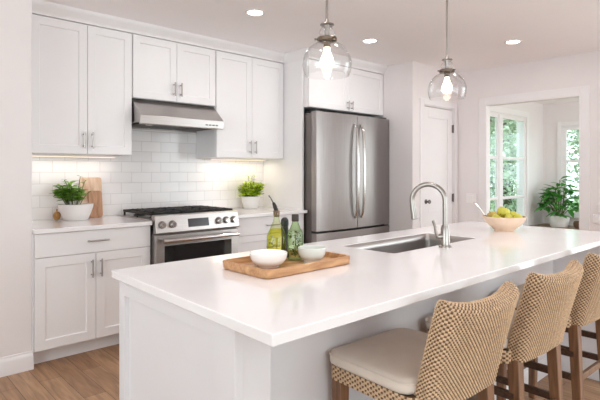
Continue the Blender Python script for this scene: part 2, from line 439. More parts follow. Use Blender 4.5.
# windows
def window_x(name, x0, x1, z0, z1, y, mull, rails, c=0.085, d=0.14):
    r = sroot(name, ((x0+x1)/2, y, z0))
    f = MB()
    f.box(x0-c, y-0.014, z0-0.06, x0, y, z1+c); f.box(x1, y-0.014, z0-0.06, x1+c, y, z1+c); f.box(x0, y-0.014, z1, x1, y, z1+c)
    f.box(x0-c-0.02, y-0.05, z0-0.03, x1+c+0.02, y+d, z0)      # sill
    f.box(x0, y, z0, x0+0.02, y+d, z1); f.box(x1-0.02, y, z0, x1, y+d, z1); f.box(x0+0.02, y, z1-0.02, x1-0.02, y+d, z1)
    f.build('window_frame', M['trim'], r, bevel=0.003)
    xs = [x0+0.02]+[q for mm in mull for q in (mm-0.05, mm+0.05)]+[x1-0.02]
    for mm in mull:
        q = MB(); q.box(mm-0.05, y-0.006, z0, mm+0.05, y+0.06, z1-0.02); q.build('mullion', M['trim'], r, bevel=0.003)
    for i in range(0, len(xs), 2):
        a, b = xs[i], xs[i+1]
        s = MB(); w = 0.04
        s.box(a, y+0.004, z0, a+w, y+0.034, z1-0.02); s.box(b-w, y+0.004, z0, b, y+0.034, z1-0.02)
        s.box(a+w, y+0.004, z0, b-w, y+0.034, z0+0.06); s.box(a+w, y+0.004, z1-0.065, b-w, y+0.034, z1-0.02)
        for rz in rails: s.box(a+w, y+0.004, rz-0.02, b-w, y+0.034, rz+0.02)
        so = s.build('sash', M['trim'], r, bevel=0.003)
        p = MB(); p.box(a+w-0.005, y+0.016, z0+0.05, b-w+0.005, y+0.021, z1-0.06); p.build('pane', M['pane'], r)
    return r
window_x('window_1', *W1, NY, [6.87], [1.492, 0.914])
def window_y(name, y0, y1, z0, z1, x, rails, c=0.085, d=0.14, sgn=1):
    r = sroot(name, (x, (y0+y1)/2, z0)); f = MB(); i = -0.02*sgn
    f.box(x+i, y0-c, z0-0.06, x, y0, z1+c); f.box(x+i, y1, z0-0.06, x, y1+c, z1+c); f.box(x+i, y0, z1, x, y1, z1+c)
    f.box(x-0.05*sgn, y0-c-0.02, z0-0.03, x+d*sgn, y1+c+0.02, z0)
    f.box(x, y0, z0, x+d*sgn, y0+0.02, z1); f.box(x, y1-0.02, z0, x+d*sgn, y1, z1); f.box(x, y0+0.02, z1-0.02, x+d*sgn, y1-0.02, z1)
    f.build('window_frame', M['trim'], r, bevel=0.003)
    s = MB(); w = 0.04; a, b = y0+0.02, y1-0.02; xa, xb = x+0.004*sgn, x+0.034*sgn
    s.box(xa, a, z0, xb, a+w, z1-0.02); s.box(xa, b-w, z0, xb, b, z1-0.02)
    s.box(xa, a+w, z0, xb, b-w, z0+0.06); s.box(xa, a+w, z1-0.065, xb, b-w, z1-0.02)
    for rz in rails: s.box(xa, a+w, rz-0.02, xb, b-w, rz+0.02)
    s.build('sash', M['trim'], r, bevel=0.003)
    p = MB(); p.box(x+0.016*sgn, a+w-0.005, z0+0.05, x+0.021*sgn, b-w+0.005, z1-0.06); p.build('pane', M['pane'], r)
    return r
window_y('window_2', *W2, NX, [1.46, 1.0], c=0.07)
window_y('window_3', -1.45, 2.25, 0.35, 2.42, -3.48, [1.4], c=0.06, d=0.12, sgn=-1)  # unseen window added so light enters from the left
window_y('window_6', -2.2, 0.1, 0.12, 2.35, XR, [1.2], c=0.07, d=0.12)
r = sroot('window_4', (0.9, -3.5, 0.25)); f = MB()
for a, b in ((-1.35, -1.28), (0.12, 0.2), (1.6, 1.68), (3.08, 3.15)): f.box(a, -3.6, 0.25, b, -3.5, 2.42)
f.box(-1.28, -3.6, 0.25, 3.08, -3.5, 0.32); f.box(-1.28, -3.6, 2.35, 3.08, -3.5, 2.42); f.build('window_frame', M['trim'], r)
p = MB(); p.box(-1.3, -3.57, 0.3, 3.1, -3.565, 2.37); p.build('pane', M['pane'], r)
r = sroot('window_5', (7.0, 0.26, 0.45)); f = MB()  # unseen window added to light the nook
for a, b in ((5.9, 5.97), (6.96, 7.04), (8.03, 8.1)): f.box(a, 0.2, 0.45, b, 0.32, 2.25)
f.box(5.97, 0.2, 0.45, 8.03, 0.32, 0.52); f.box(5.97, 0.2, 2.18, 8.03, 0.32, 2.25); f.build('window_frame', M['trim'], r)
p = MB(); p.box(5.96, 0.23, 0.5, 8.04, 0.235, 2.2); p.build('pane', M['pane'], r)
# closet door
r = sroot('door_1', ((DX0+DX1)/2, YS, 0))
m = MB(); c = 0.07
m.box(DX0-c, YS-0.016, 0, DX0, YS, DZ+c); m.box(DX1, YS-0.016, 0, DX1+c, YS, DZ+c); m.box(DX0, YS-0.016, DZ, DX1, YS, DZ+c)
m.box(DX0, YS, 0, DX0+0.012, YS+0.1, DZ); m.box(DX1-0.012, YS, 0, DX1, YS+0.1, DZ); m.box(DX0+0.012, YS, DZ-0.012, DX1-0.012, YS+0.1, DZ)
m.build('casing', M['trim'], r, bevel=0.003)
m = MB(); a, b = DX0+0.016, DX1-0.016; yf = YS+0.006
m.box(a, yf, 0.01, a+0.1, yf+0.035, DZ-0.018); m.box(b-0.1, yf, 0.01, b, yf+0.035, DZ-0.018)
for z0, z1 in ((0.01, 0.2), (0.83, 0.95), (DZ-0.14, DZ-0.018)): m.box(a+0.1, yf, z0, b-0.1, yf+0.035, z1)
for z0, z1 in ((0.2, 0.83), (0.95, DZ-0.14)): m.box(a+0.1, yf+0.012, z0, b-0.1, yf+0.03, z1)
dl = m.build('door_leaf', M['trim'], r, bevel=0.002)
m = MB(); kx = a+0.045
m.lathe([(0, 0), (0.026, 0), (0.026, 0.006), (0.012, 0.01), (0.011, 0.03), (0.02, 0.036), (0.024, 0.048), (0.018, 0.058), (0, 0.06)], 20, (kx, yf, 0.955), axis='y')
m.build('knob', M['steel_dark'], r)
for z in (0.98, 1.81):
    m = MB(); m.box(b-0.012, yf-0.012, z-0.045, b+0.012, yf+0.003, z+0.045); m.tube([(b, yf-0.014, z-0.05), (b, yf-0.014, z+0.05)], 0.006, 8)
    m.build('hinge', M['steel_dark'], r)
# baseboards
def bb_prof(): return [(0, 0), (-0.016, 0), (-0.016, 0.085), (-0.012, 0.1), (-0.006, 0.107), (-0.005, 0.118), (0, 0.12)]
m = MB(); m.extrude_x([(3.555+y, z) for y, z in bb_prof()], -3.48, 0.899); m.extrude_y([(0.899-y*0.4, z) for y, z in bb_prof()], 3.539, 3.62)
struct(m.build('baseboard_left', M['trim']))
m = MB(); m.extrude_y([(XR+y, z) for y, z in bb_prof()], -3.48, -2.3); m.extrude_y([(XR+y, z) for y, z in bb_prof()], 0.2, OY0-0.087); m.extrude_y([(XR+y, z) for y, z in bb_prof()], OY1+0.087, YS)
struct(m.build('baseboard_right', M['trim']))
m = MB(); m.extrude_y([(XS+y, z) for y, z in bb_prof()], YS-0.016, 3.4); m.extrude_x([(YS+y, z) for y, z in bb_prof()], XS, DX0-0.07)
struct(m.build('baseboard_closet', M['trim']))
m = MB(); m.extrude_x([(NY+y, z) for y, z in bb_prof()], XR+0.14, NX); struct(m.build('baseboard_nook', M['trim']))
# tiled backsplash
m = MB(); m.box(0.8995, WB-0.01, 0.915, 3.324, WB, 1.93); struct(m.build('trim_backsplash', M['tile'], smooth=False))
# white wall plates
def rocker_plate(name, label, x, y, z, n, horizontal=False, w1=0.046, h=0.115):
    w = w1*n+0.03
    t = thing(name, label, 'switch plate', (x, y, z))
    m = MB(); m.box(x-0.007, y-w/2, z-h/2, x, y+w/2, z+h/2); m.build('plate', M['plate'], t, bevel=0.002)
    for i in range(n):
        yc = y+(i-(n-1)/2)*w1
        q = MB(); q.box(x-0.012, yc-0.017, z-0.033, x-0.006, yc+0.017, z+0.033); q.build('rocker', M['plate'], t, bevel=0.0015)
rocker_plate('switch_plate', 'white double rocker switch plate between the closet door and the nook opening', XR, 2.92, 0.975, 2)
rocker_plate('switch_plate', 'wide white wall plate low on the wall right of the nook opening', XR, 1.53, 0.82, 3, h=0.09)
t = thing('thermostat', 'small white wall box above the wide plate at the photo\'s right edge', 'thermostat', (XR, 1.525, 0.91))
m = MB(); m.box(XR-0.022, 1.46, 0.885, XR, 1.565, 0.965); m.build('housing', M['plate'], t, bevel=0.004)
m = MB(); m.box(XR-0.025, 1.48, 0.91, XR-0.021, 1.545, 0.95); m.build('screen', M['grey_ceramic'], t)

# ---------------------------------------------------------------- upper cabinets
UF = 3.828     # door front plane
def upper(label, x0, x1, z0, yb=WB-0.011, yf=UF, z1=2.405, split=None, pulls=True, hz=None, hl=0.125, name='wall_cabinet'):
    t = thing(name, label, 'cabinet', ((x0+x1)/2, (yf+yb)/2, z0), 'white shaker wall cabinets')
    m = MB(); m.box(x0, yf+0.022, z0, x1, yb, z1+0.02); m.build('body', M['cab'], t, bevel=0.0015)
    xm = split or (x0+x1)/2; g = 0.0018
    hz = hz or z0+0.105
    for k, (a, b) in enumerate(((x0+0.004, xm-g), (xm+g, x1-0.004))):
        d = panel_mb(a, b, z0+0.003, z1, yf).build('door', M['cab'], t)
        pull(d, (b-0.03) if k == 0 else (a+0.03), hz, yf, hl)
    return t
upper('tall white two-door wall cabinet left of the range hood', 0.952, 1.700, 1.425, split=1.349)
upper('short white two-door wall cabinet directly above the range hood', 1.704, 2.494, 1.892, hz=1.998, hl=0.115)
upper('tall white two-door wall cabinet between range hood and refrigerator', 2.498, 3.318, 1.425, split=2.91)
upper('white two-door cabinet above the refrigerator', 3.352, XS-0.004, 1.935, yf=3.49, hz=2.0, hl=0.09)
m = MB(); m.box(0.8995, UF+0.004, 1.425, 0.951, 3.9, 2.425); struct(m.build('trim_2', M['cab']))
# side panel of the fridge bay
m = MB(); m.box(3.326, 3.56, 0.0, 3.35, WB, 0.884); m.box(3.326, 3.56, 0.884, 3.35, WB, CZ-0.002)
tag(m.build('end_panel', M['cab'], bevel=0.001), 'tall flat white panel on the left side of the refrigerator', 'panel')
# crown moulding
def crown(yf): return [(yf+0.02, 2.412), (yf-0.006, 2.412), (yf-0.008, 2.432), (yf-0.018, 2.44), (yf-0.034, 2.468), (yf-0.046, 2.478), (yf-0.05, CZ-0.001), (yf+0.02, CZ-0.001)]
m = MB(); m.extrude_x(crown(UF), 0.8995, 3.326); m.extrude_x(crown(3.49), 3.326, XS)
m.extrude_y([(3.325-(y-3.49)-0.002+0.0, z) for y, z in []] or [(3.326, 2.41), (3.32, 2.41), (3.30, 2.45), (3.29, CZ-0.001), (3.326, CZ-0.001)], 3.45, UF)
struct(m.build('trim_crown', M['cab'], ang=50))
# under-cabinet light bars
for x0, x1, lab in ((1.0, 1.66, 'slim warm light bar under the left wall cabinet'), (2.58, 3.26, 'slim warm light bar under the wall cabinet beside the refrigerator')):
    t = thing('light_bar', lab, 'light', ((x0+x1)/2, 4.06, 1.425))
    m = MB(); m.box(x0, 4.04, 1.411, x1, 4.085, 1.4248); m.build('housing', M['plate'], t, bevel=0.002)
    m = MB(); m.box(x0+0.01, 4.048, 1.408, x1-0.01, 4.077, 1.4112); m.build('diffuser', M['led'], t)
    area('light_bar_glow', ((x0+x1)/2, 4.0625, 1.4), (0, 0, 0), x1-x0-0.03, 0.025, 0.62 if x0 > 2 else 0.4, (1.0, 0.84, 0.69) if x0 > 2 else (1.0, 0.93, 0.87))

# ---------------------------------------------------------------- base cabinets and counters
CF = 3.50; DF = 3.53
def base_unit(label, x0, x1, kind):
    t = thing('base_cabinet', label, 'cabinet', ((x0+x1)/2, 3.85, 0), 'white shaker base cabinets')
    m = MB(); m.box(x0, DF+0.022, 0.105, x1, WB-0.012, 0.884); m.build('body', M['cab'], t, bevel=0.001)
    m = MB(); m.box(x0, DF+0.1, 0.0, x1, DF+0.115, 0.105); m.build('toe_kick', M['cab'], t)
    if kind == 'doors':
        d = slab_mb(x0+0.003, x1-0.003, 0.724, 0.88, DF).build('drawer', M['cab'], t, bevel=0.0015); pull(d, (x0+x1)/2, 0.808, DF, 0.15, False)
        xm = 1.302
        for k, (a, b) in enumerate(((x0+0.003, xm-0.0018), (xm+0.0018, x1-0.003))):
            d = panel_mb(a, b, 0.112, 0.72, DF, st=0.062).build('door', M['cab'], t); pull(d, (b-0.03) if k == 0 else (a+0.03), 0.615, DF, 0.125)
    else:
        for z0, z1, hz in ((0.724, 0.88, 0.80), (0.42, 0.72, 0.60), (0.112, 0.416, 0.30)):
            d = (slab_mb(x0+0.003, x1-0.003, z0, z1, DF) if z0 > 0.7 else panel_mb(x0+0.003, x1-0.003, z0, z1, DF)).build('drawer', M['cab'], t, bevel=0.0)
            pull(d, (x0+x1)/2, hz, DF, 0.15, False)
    return t
base_unit('white base cabinet with one drawer over two doors left of the range', 0.906, 1.714, 'doors')
base_unit('white base cabinet with stacked drawers right of the range', 2.497, 3.322, 'drawers')
m = MB(); m.box(0.8995, DF+0.012, 0.105, 0.905, 3.7, 0.884); struct(m.build('trim_3', M['cab']))
m = MB(); m.box(0.90, CF, 0.885, 1.714, WB-0.011, 0.915)
tag(m.build('countertop', M['quartz'], bevel=0.003), 'white countertop left of the range with a potted herb on it', 'countertop')
m = MB(); m.prism([(2.497, CF), (3.345, CF), (3.345, 3.558), (3.3255, 3.558), (3.3255, WB-0.011), (2.497, WB-0.011)], 0.885, 0.915)
tag(m.build('countertop', M['quartz'], bevel=0.003), 'white countertop between the range and the refrigerator', 'countertop')

# ---------------------------------------------------------------- range hood
t = thing('range_hood', 'stainless steel range hood above the gas range', 'range hood', (2.115, 3.9, 1.65))
HX0, HX1 = 1.707, 2.491
m = MB(); m.extrude_x([(WB-0.012, 1.887), (3.86, 1.887), (3.70, 1.75), (3.692, 1.743), (3.692, 1.675), (3.70, 1.67), (3.72, 1.67), (3.72, 1.69), (WB-0.03, 1.69), (WB-0.03, 1.67), (WB-0.012, 1.67)], HX0, HX1)
m.build('canopy', M['steel_h'], t, bevel=0.002)
for k in range(3):
    a = HX0+0.03+k*0.24
    m = MB(); m.box(a, 3.74, 1.679, a+0.23, 4.12, 1.691)
    for i in range(9): m.box(a+0.012+i*0.024, 3.755, 1.675, a+0.024+i*0.024, 4.105, 1.6795)
    m.build('filter', M['hood_under'], t)
for k in range(2):
    m = MB(); m.lathe([(0, 0), (0.028, 0), (0.03, 0.008), (0, 0.008)], 16, (2.42, 3.735+0*k, 1.667) if k else (1.8, 3.735, 1.667)); m.build('lamp', M['chrome'], t)
for k in range(4):
    m = MB(); m.box(2.30+k*0.035, 3.688, 1.695, 2.322+k*0.035, 3.6925, 1.707); m.build('button', M['steel_dark'], t, bevel=0.001)

# ---------------------------------------------------------------- range
RX0, RX1 = 1.722, 2.491
t = thing('gas_range', 'stainless steel slide-in gas range under the hood', 'range', ((RX0+RX1)/2, 3.8, 0))
m = MB(); m.box(RX0, 3.50, 0.02, RX1, WB-0.014, 0.90); m.build('body', M['steel_dark'], t, bevel=0.002)
m = MB(); m.extrude_x([(3.50, 0.957), (3.535, 0.957), (3.535, 0.818), (3.46, 0.818), (3.455, 0.825), (3.480, 0.952)], RX0, RX1)
cp = m.build('control_panel', M['steel_h'], t, bevel=0.002)
def on_panel(x, z, d=0.0):     # a point on the sloped control panel
    k = (z-0.825)/(0.94-0.825); return (x, 3.455+0.023*k-d, z)
m = MB()
p0, p1, p2, p3 = on_panel(2.0, 0.853, .003), on_panel(2.19, 0.853, .003), on_panel(2.19, 0.918, .003), on_panel(2.0, 0.918, .003)
b = [(x, y+0.008, z) for x, y, z in (p0, p1, p2, p3)]
m.raw([p0, p1, p2, p3]+b, [(0,1,2,3), (4,7,6,5), (0,4,5,1), (1,5,6,2), (2,6,7,3), (3,7,4,0)])
m.build('display', M['display'], t, bevel=0.001)
for x in (1.775, 1.862, 2.285, 2.36, 2.435):
    c = on_panel(x, 0.884)
    m = MB(); m.lathe([(0, -0.004), (0.031, -0.004), (0.031, 0.003), (0.026, 0.006), (0, 0.006)], 24, c, axis='y')
    k = m.build('knob_bezel', M['steel_dark'], t)
    m = MB(); m.lathe([(0, 0.005), (0.024, 0.005), (0.022, 0.03), (0.019, 0.034), (0, 0.034)], 24, c, axis='y'); m.box(c[0]-0.003, c[1]-0.037, c[2]-0.02, c[0]+0.003, c[1]-0.033, c[2]+0.02)
    m.build('knob', M['chrome'], t)
# oven door: frame, window, handle
m = panel_mb(RX0+0.004, RX1-0.004, 0.20, 0.805, 3.468, t=0.032, st=0.072, rec=0.004)
od = m.build('oven_door', M['steel_h'], t)
m = MB(); m.box(RX0+0.074, 3.466, 0.30, RX1-0.074, 3.474, 0.722); m.build('oven_window', M['ovenglass'], od, bevel=0.002)
m = MB(); m.tube([(RX0+0.04, 3.415, 0.765), (RX1-0.04, 3.415, 0.765)], 0.0175, 16)
for x in (RX0+0.075, RX1-0.075): m.tube([(x, 3.468, 0.765), (x, 3.415, 0.765)], 0.011, 12)
m.build('handle', M['chrome'], od)
m = MB(); m.box(RX0+0.004, 3.472, 0.045, RX1-0.004, 3.50, 0.192); m.build('storage_drawer', M['steel_h'], t, bevel=0.002)
m = MB(); m.box(RX0+0.02, 3.56, 0, RX1-0.02, 3.58, 0.045); m.build('toe_kick', M['black'], t)
m = MB(); m.box(RX0-0.004, 3.535, 0.90, RX1+0.004, 4.11, 0.922); m.build('cooktop', M['steel_h'], t, bevel=0.003)
for k in range(3):
    a = RX0+0.012+k*0.254; b2 = a+0.25; y0, y1 = 3.56, 4.085; zt = 0.972
    m = MB(); w = 0.014
    for (q0, q1, q2, q3) in ((a, y0, b2, y0+w), (a, y1-w, b2, y1), (a, y0, a+w, y1), (b2-w, y0, b2, y1)): m.box(q0, q1, zt-0.02, q2, q3, zt)
    for f in (0.33, 0.5, 0.67): m.box(a+(b2-a)*f-w/2, y0, zt-0.012, a+(b2-a)*f+w/2, y1, zt+0.002)
    for f in (0.24, 0.5, 0.76): m.box(a, y0+(y1-y0)*f-w/2, zt-0.012, b2, y0+(y1-y0)*f+w/2, zt+0.002)
    for px in (a+0.003, b2-0.014):
        for py in (y0+0.003, (y0+y1)/2, y1-0.014): m.box(px, py, 0.921, px+w, py+w, zt-0.01)
    m.build('grate', M['iron'], t, bevel=0.002, seg=1)
for x, y in ((1.84, 3.70), (1.84, 4.0), (2.097, 3.85), (2.352, 3.70), (2.352, 4.0)):
    m = MB(); m.lathe([(0, 0.0), (0.05, 0), (0.05, 0.008), (0.036, 0.012), (0.036, 0.022), (0.03, 0.026), (0, 0.026)], 24, (x, y, 0.921)); m.build('burner', M['iron'], t)

# ---------------------------------------------------------------- refrigerator
FX0, FX1, FY = 3.365, 4.534, 3.40
FZ0, FZ1 = 0.708, 1.885
t = thing('refrigerator', 'stainless steel french door refrigerator under a white cabinet', 'refrigerator', ((FX0+FX1)/2, 3.8, 0))
m = MB(); m.box(FX0, FY+0.075, 0.03, FX1, WB-0.03, 1.875); m.build('body', M['steel_dark'], t, bevel=0.003)
def bow(x): u = (x-(FX0+FX1)/2)/((FX1-FX0)/2); return FY+0.028*(abs(u)**2.2)-0.028
def bowed(x0, x1, z0, z1, n=14):
    m = MB(); xs = [x0+(x1-x0)*i/n for i in range(n+1)]
    poly = [(x0, FY+0.068)]+[(x0, bow(x0)+0.006), (x0+0.006, bow(x0))]+[(x, bow(x)) for x in xs[1:-1]]+[(x1-0.006, bow(x1)), (x1, bow(x1)+0.006)]+[(x1, FY+0.068)]
    m.prism(poly, z0, z1); return m
XM = (FX0+FX1)/2
def bar(x, zc, h, side):
    m = MB(); n = 22; pts = []
    for i in range(n+1):
        q = i/n; z = zc-h/2+h*q; s = math.sin(PI*q)
        pts.append((x, bow(x)-0.008-0.046*s**0.5, z))
    m.tube(pts, [0.009+0.008*math.sin(PI*i/n)**0.5 for i in range(n+1)], 14); return m
d = bowed(FX0, XM-0.003, FZ0, FZ1).build('door', M['steel'], t); bar(XM-0.05, 1.30, 0.98, -1).build('handle', M['chrome'], d)
d = bowed(XM+0.003, FX1, FZ0, FZ1).build('door', M['steel'], t); bar(XM+0.05, 1.30, 0.98, 1).build('handle', M['chrome'], d)
d = bowed(FX0, FX1, 0.10, FZ0-0.022).build('freezer_drawer', M['steel'], t)
m = MB(); m.tube([(FX0+0.1+(FX1-FX0-0.2)*i/16, bow(FX0+0.1+(FX1-FX0-0.2)*i/16)-0.012-0.05*math.sin(PI*i/16)**0.5, 0.60) for i in range(17)], 0.013, 12)
m.build('handle', M['chrome'], d)
m = MB(); m.box(FX0+0.004, FY+0.068, FZ0-0.022, FX1-0.004, FY+0.076, FZ0); m.box(FX0+0.006, FY+0.066, 0.1, FX1-0.006, FY+0.077, FZ1-0.01); m.build('gasket', M['black'], t)
m = MB(); m.box(FX0+0.02, FY+0.06, 0.0, FX1-0.02, FY+0.09, 0.1); m.build('kick_grille', M['black'], t)
for x in (FX0+0.06, FX1-0.06):
    m = MB(); m.box(x-0.045, FY+0.03, 1.886, x+0.045, FY+0.16, 1.905); m.build('hinge_cover', M['black'], t, bevel=0.004)

# ---------------------------------------------------------------- island
IX0, IX1, IY0, IY1 = 0.735, 3.49, 0.868, 1.875
BX0, BX1, BY0, BY1, PB = 0.767, 3.44, 1.235, 1.842, 1.085
t = thing('kitchen_island', 'white painted kitchen island under the long white counter', 'island', (2.1, 1.5, 0))
# sink cavity is cut by building the body as a ring round it
SX0, SX1, SY0, SY1 = 1.850, 2.632, 1.362, 1.692
m = MB()
m.box(BX0+0.02, BY0, 0, SX0-0.03, BY1-0.02, 0.884); m.box(SX1+0.03, BY0, 0, BX1-0.02, BY1-0.02, 0.884)
m.box(SX0-0.03, BY0, 0, SX1+0.03, SY0-0.03, 0.884); m.box(SX0-0.03, SY1+0.03, 0, SX1+0.03, BY1-0.02, 0.884); m.box(SX0-0.03, SY0-0.03, 0, SX1+0.03, SY1+0.03, 0.6)
m.build('body', M['island'], t, smooth=False)
# end panel facing the camera's left side (normal -X), recessed field
pm = MB(); e = 0.0; y0, y1 = PB+0.0, BY1
def ring(a0, a1, b0, b1, d): return [(BX0+d, a0, b0), (BX0+d, a1, b0), (BX0+d, a1, b1), (BX0+d, a0, b1)]
vs = ring(y0, y1, 0, 0.884, 0.03)+ring(y0, y1, 0, 0.884, 0)+ring(y0+0.095, y1-0.045, 0.13, 0.825, 0)+ring(y0+0.098, y1-0.048, 0.134, 0.821, 0.018)
fs = [(3,2,1,0)]+[(k*4+i, k*4+(i+1)%4, k*4+4+(i+1)%4, k*4+4+i) for k in range(3) for i in range(4)]+[(12,13,14,15)]
pm.raw(vs, fs); pm.build('end_panel', M['island'], t, bevel=0.001)
pm = MB(); pm.raw([(BX0+BX1-x, BY1-(BY1-y)*(BY1-0.89)/(BY1-PB), z) for x, y, z in vs], fs); pm.build('end_panel', M['island'], t, bevel=0.001)
m = MB(); m.box(BX0+0.012, PB+0.002, 0, BX0+0.128, BY0+0.01, 0.884); m.build('corner_post', M['island'], t, bevel=0.003)
m = MB(); m.extrude_x([(BY0+0.002, 0), (BY0-0.014, 0), (BY0-0.014, 0.09), (BY0-0.006, 0.105), (BY0+0.002, 0.105)], BX0+0.128, BX1-0.03); m.build('base_trim', M['island'], t)
for i in range(4):
    a = BX0+0.03+i*(BX1-BX0-0.06)/4; b = a+(BX1-BX0-0.06)/4
    mp = lambda u, v, d: (u, BY1-d, v)
    dd = panel_mb(a+0.003, b-0.003, 0.11, 0.875, 0, mapf=mp).build('door', M['island'], t)
# countertop with the sink cut-out
def rr(x0, x1, y0, y1, r, n=6):
    out = []
    for cx, cy, a0 in ((x1-r, y1-r, 0), (x0+r, y1-r, PI/2), (x0+r, y0+r, PI), (x1-r, y0+r, 1.5*PI)):
        for i in range(n+1):
            a = a0+PI/2*i/n; out.append((cx+r*math.cos(a), cy+r*math.sin(a)))
    return out
def slab_hole(outer, inner, n, z0, z1):
    m = MB(); k = len(inner)
    vs = [(x, y, z) for z in (z0, z1) for x, y in outer]+[(x, y, z) for z in (z0, z1) for x, y in inner]
    fs = []
    o = lambda i, l: l*4+i % 4
    q = lambda i, l: 8+l*k+i % k
    for l in (0, 1):
        for c in range(4):
            for i in range(n): fs.append((o(c, l), q(c*(n+1)+i, l), q(c*(n+1)+i+1, l)))
            fs.append((o(c, l), q(c*(n+1)+n, l), q((c+1)*(n+1), l), o(c+1, l)))
    for c in range(4): fs.append((o(c, 0), o(c+1, 0), o(c+1, 1), o(c, 1)))
    for i in range(k): fs.append((q(i, 0), q(i+1, 0), q(i+1, 1), q(i, 1)))
    m.raw(vs, fs); return m
hole = rr(SX0, SX1, SY0, SY1, 0.026)
tag(slab_hole([(IX1, IY1), (0.748, 1.870), (0.723, 0.874), (IX1, 0.853)], hole, 6, 0.885, 0.915).build('island_countertop', M['quartz'], bevel=0.0025),
    'long white quartz countertop on the island with a sink cut-out', 'countertop')
# undermount sink
t = thing('kitchen_sink', 'stainless steel undermount sink set in the island counter', 'sink', ((SX0+SX1)/2, (SY0+SY1)/2, 0.7))
def sink():
    m = MB(); L = [(0.003, 0.9125, 0.024), (0.003, 0.872, 0.024), (0.008, 0.72, 0.032), (0.016, 0.70, 0.04), (0.04, 0.688, 0.05)]
    loops = [[(x, y, z) for x, y in rr(SX0+a, SX1-a, SY0+a, SY1-a, max(r, 0.02))] for a, z, r in L]
    k = len(loops[0]); vs = [p for l in loops for p in l]; fs = []
    for i in range(len(loops)-1):
        for j in range(k): fs.append((i*k+j, i*k+(j+1) % k, (i+1)*k+(j+1) % k, (i+1)*k+j))
    fs.append(tuple((len(loops)-1)*k+j for j in range(k))); m.raw(vs, fs); return m
sk = sink().build('basin', M['sinksteel'], t)
sm = sk.modifiers.new('sheet', 'SOLIDIFY'); sm.thickness = 0.0015; sm.offset = 1
m = MB(); m.lathe([(0, 0.004), (0.02, 0.003), (0.04, 0.004), (0.045, 0.0), (0, 0.0)], 24, ((SX0+SX1)/2+0.1, (SY0+SY1)/2, 0.6885)); m.build('drain', M['chrome'], t)
# faucet
fx, fy = 2.196, 1.305
t = thing('kitchen_faucet', 'brushed nickel gooseneck faucet arching over the sink', 'faucet', (fx, fy, 0.915))
m = MB(); m.lathe([(0, 0), (0.031, 0), (0.031, 0.006), (0.024, 0.012), (0.022, 0.09), (0.019, 0.1), (0.0165, 0.11), (0, 0.11)], 28, (fx, fy, 0.915)); m.build('base', M['nickel'], t)
R = 0.083; zc = 1.145; sx, sy = -0.35, 0.936
pts = [(fx, fy, 1.02), (fx, fy, 1.06), (fx, fy, 1.10)]
for i in range(0, 19):
    a = PI*i/18*1.08; k = R-R*math.cos(a); pts.append((fx+sx*k, fy+sy*k, zc+R*math.sin(a)))
m = MB(); m.tube(pts, 0.0128, 16); m.build('spout', M['nickel'], t)
e0, e1 = Vector(pts[-2]), Vector(pts[-1]); dr = (e1-e0).normalized()
m = MB(); m.tube([e1-dr*0.002, e1+dr*0.01, e1+dr*0.014, e1+dr*0.055, e1+dr*0.075, e1+dr*0.078], [0.0140, 0.0148, 0.0148, 0.0175, 0.0195, 0.016], 18); m.build('spray_head', M['nickel'], t)
m = MB(); hx, hy, hz = fx-0.023, fy+0.0, 0.97
m.tube([(fx, fy, hz), (fx-0.03, fy+0.012, hz), (fx-0.045, fy+0.018, hz)], [0.013, 0.013, 0.011], 12)
m.tube([(fx-0.042, fy+0.017, hz), (fx-0.052, fy+0.021, hz+0.02), (fx-0.056, fy+0.023, hz+0.05), (fx-0.066, fy+0.027, hz+0.08)], [0.008, 0.0065, 0.006, 0.0075], 12)
m.build('lever', M['nickel'], t)

# ---------------------------------------------------------------- bar stools
def weave_skin(ringf, ns, nv, cs, cv, closed=True, amp=0.0026, mb=None):
    """woven sheet: ringf(s, v) -> point; ns x nv grid; cs strands across, cv strands up"""
    P = [[Vector(ringf(i/ns, j/nv)) for i in range(ns+(0 if closed else 1))] for j in range(nv+1)]
    n1 = len(P[0]); vs = []; top = []
    for j in range(nv+1):
        for i in range(n1):
            a = P[j][(i+1) % n1] if (closed or i+1 < n1) else P[j][i]; b = P[j][i-1] if (closed or i > 0) else P[j][i]
            c = P[min(j+1, nv)][i]; d = P[max(j-1, 0)][i]
            nr = (a-b).cross(c-d)
            nr = nr.normalized() if nr.length > 1e-9 else Vector((0, 0, 1))
            u = i/ns*cs; w = j/nv*cv
            fu, fw = u-math.floor(u), w-math.floor(w)
            par = -1 if int(math.floor(w)) % 2 else 1
            hw = math.sqrt(max(0, 1-(2*fw-1)**2))*0.9+0.8*math.sin(PI*u)*par            # weft, runs along s
            parv = 1 if int(math.floor(u)) % 2 else -1
            hv = math.sqrt(max(0, 1-(2*fu-1)**2))*0.6+0.6*math.cos(PI*(w-0.5))*parv-0.35  # warp, runs along v
            vs.append(P[j][i]+nr*amp*max(hw, hv, -0.9)); top.append(hw >= hv)
    fs = []; mi = []
    for j in range(nv):
        for i in range(ns if closed else ns):
            i2 = (i+1) % n1
            fs.append((j*n1+i, j*n1+i2, (j+1)*n1+i2, (j+1)*n1+i)); mi.append(0 if top[j*n1+i] else 1)
    mb = mb or MB()
    b = len(mb.v); mb.v += [tuple(p) for p in vs]
    for f, k in zip(fs, mi): mb.f.append(tuple(b+q for q in f)); mb.m.append(k)
    return mb, fs
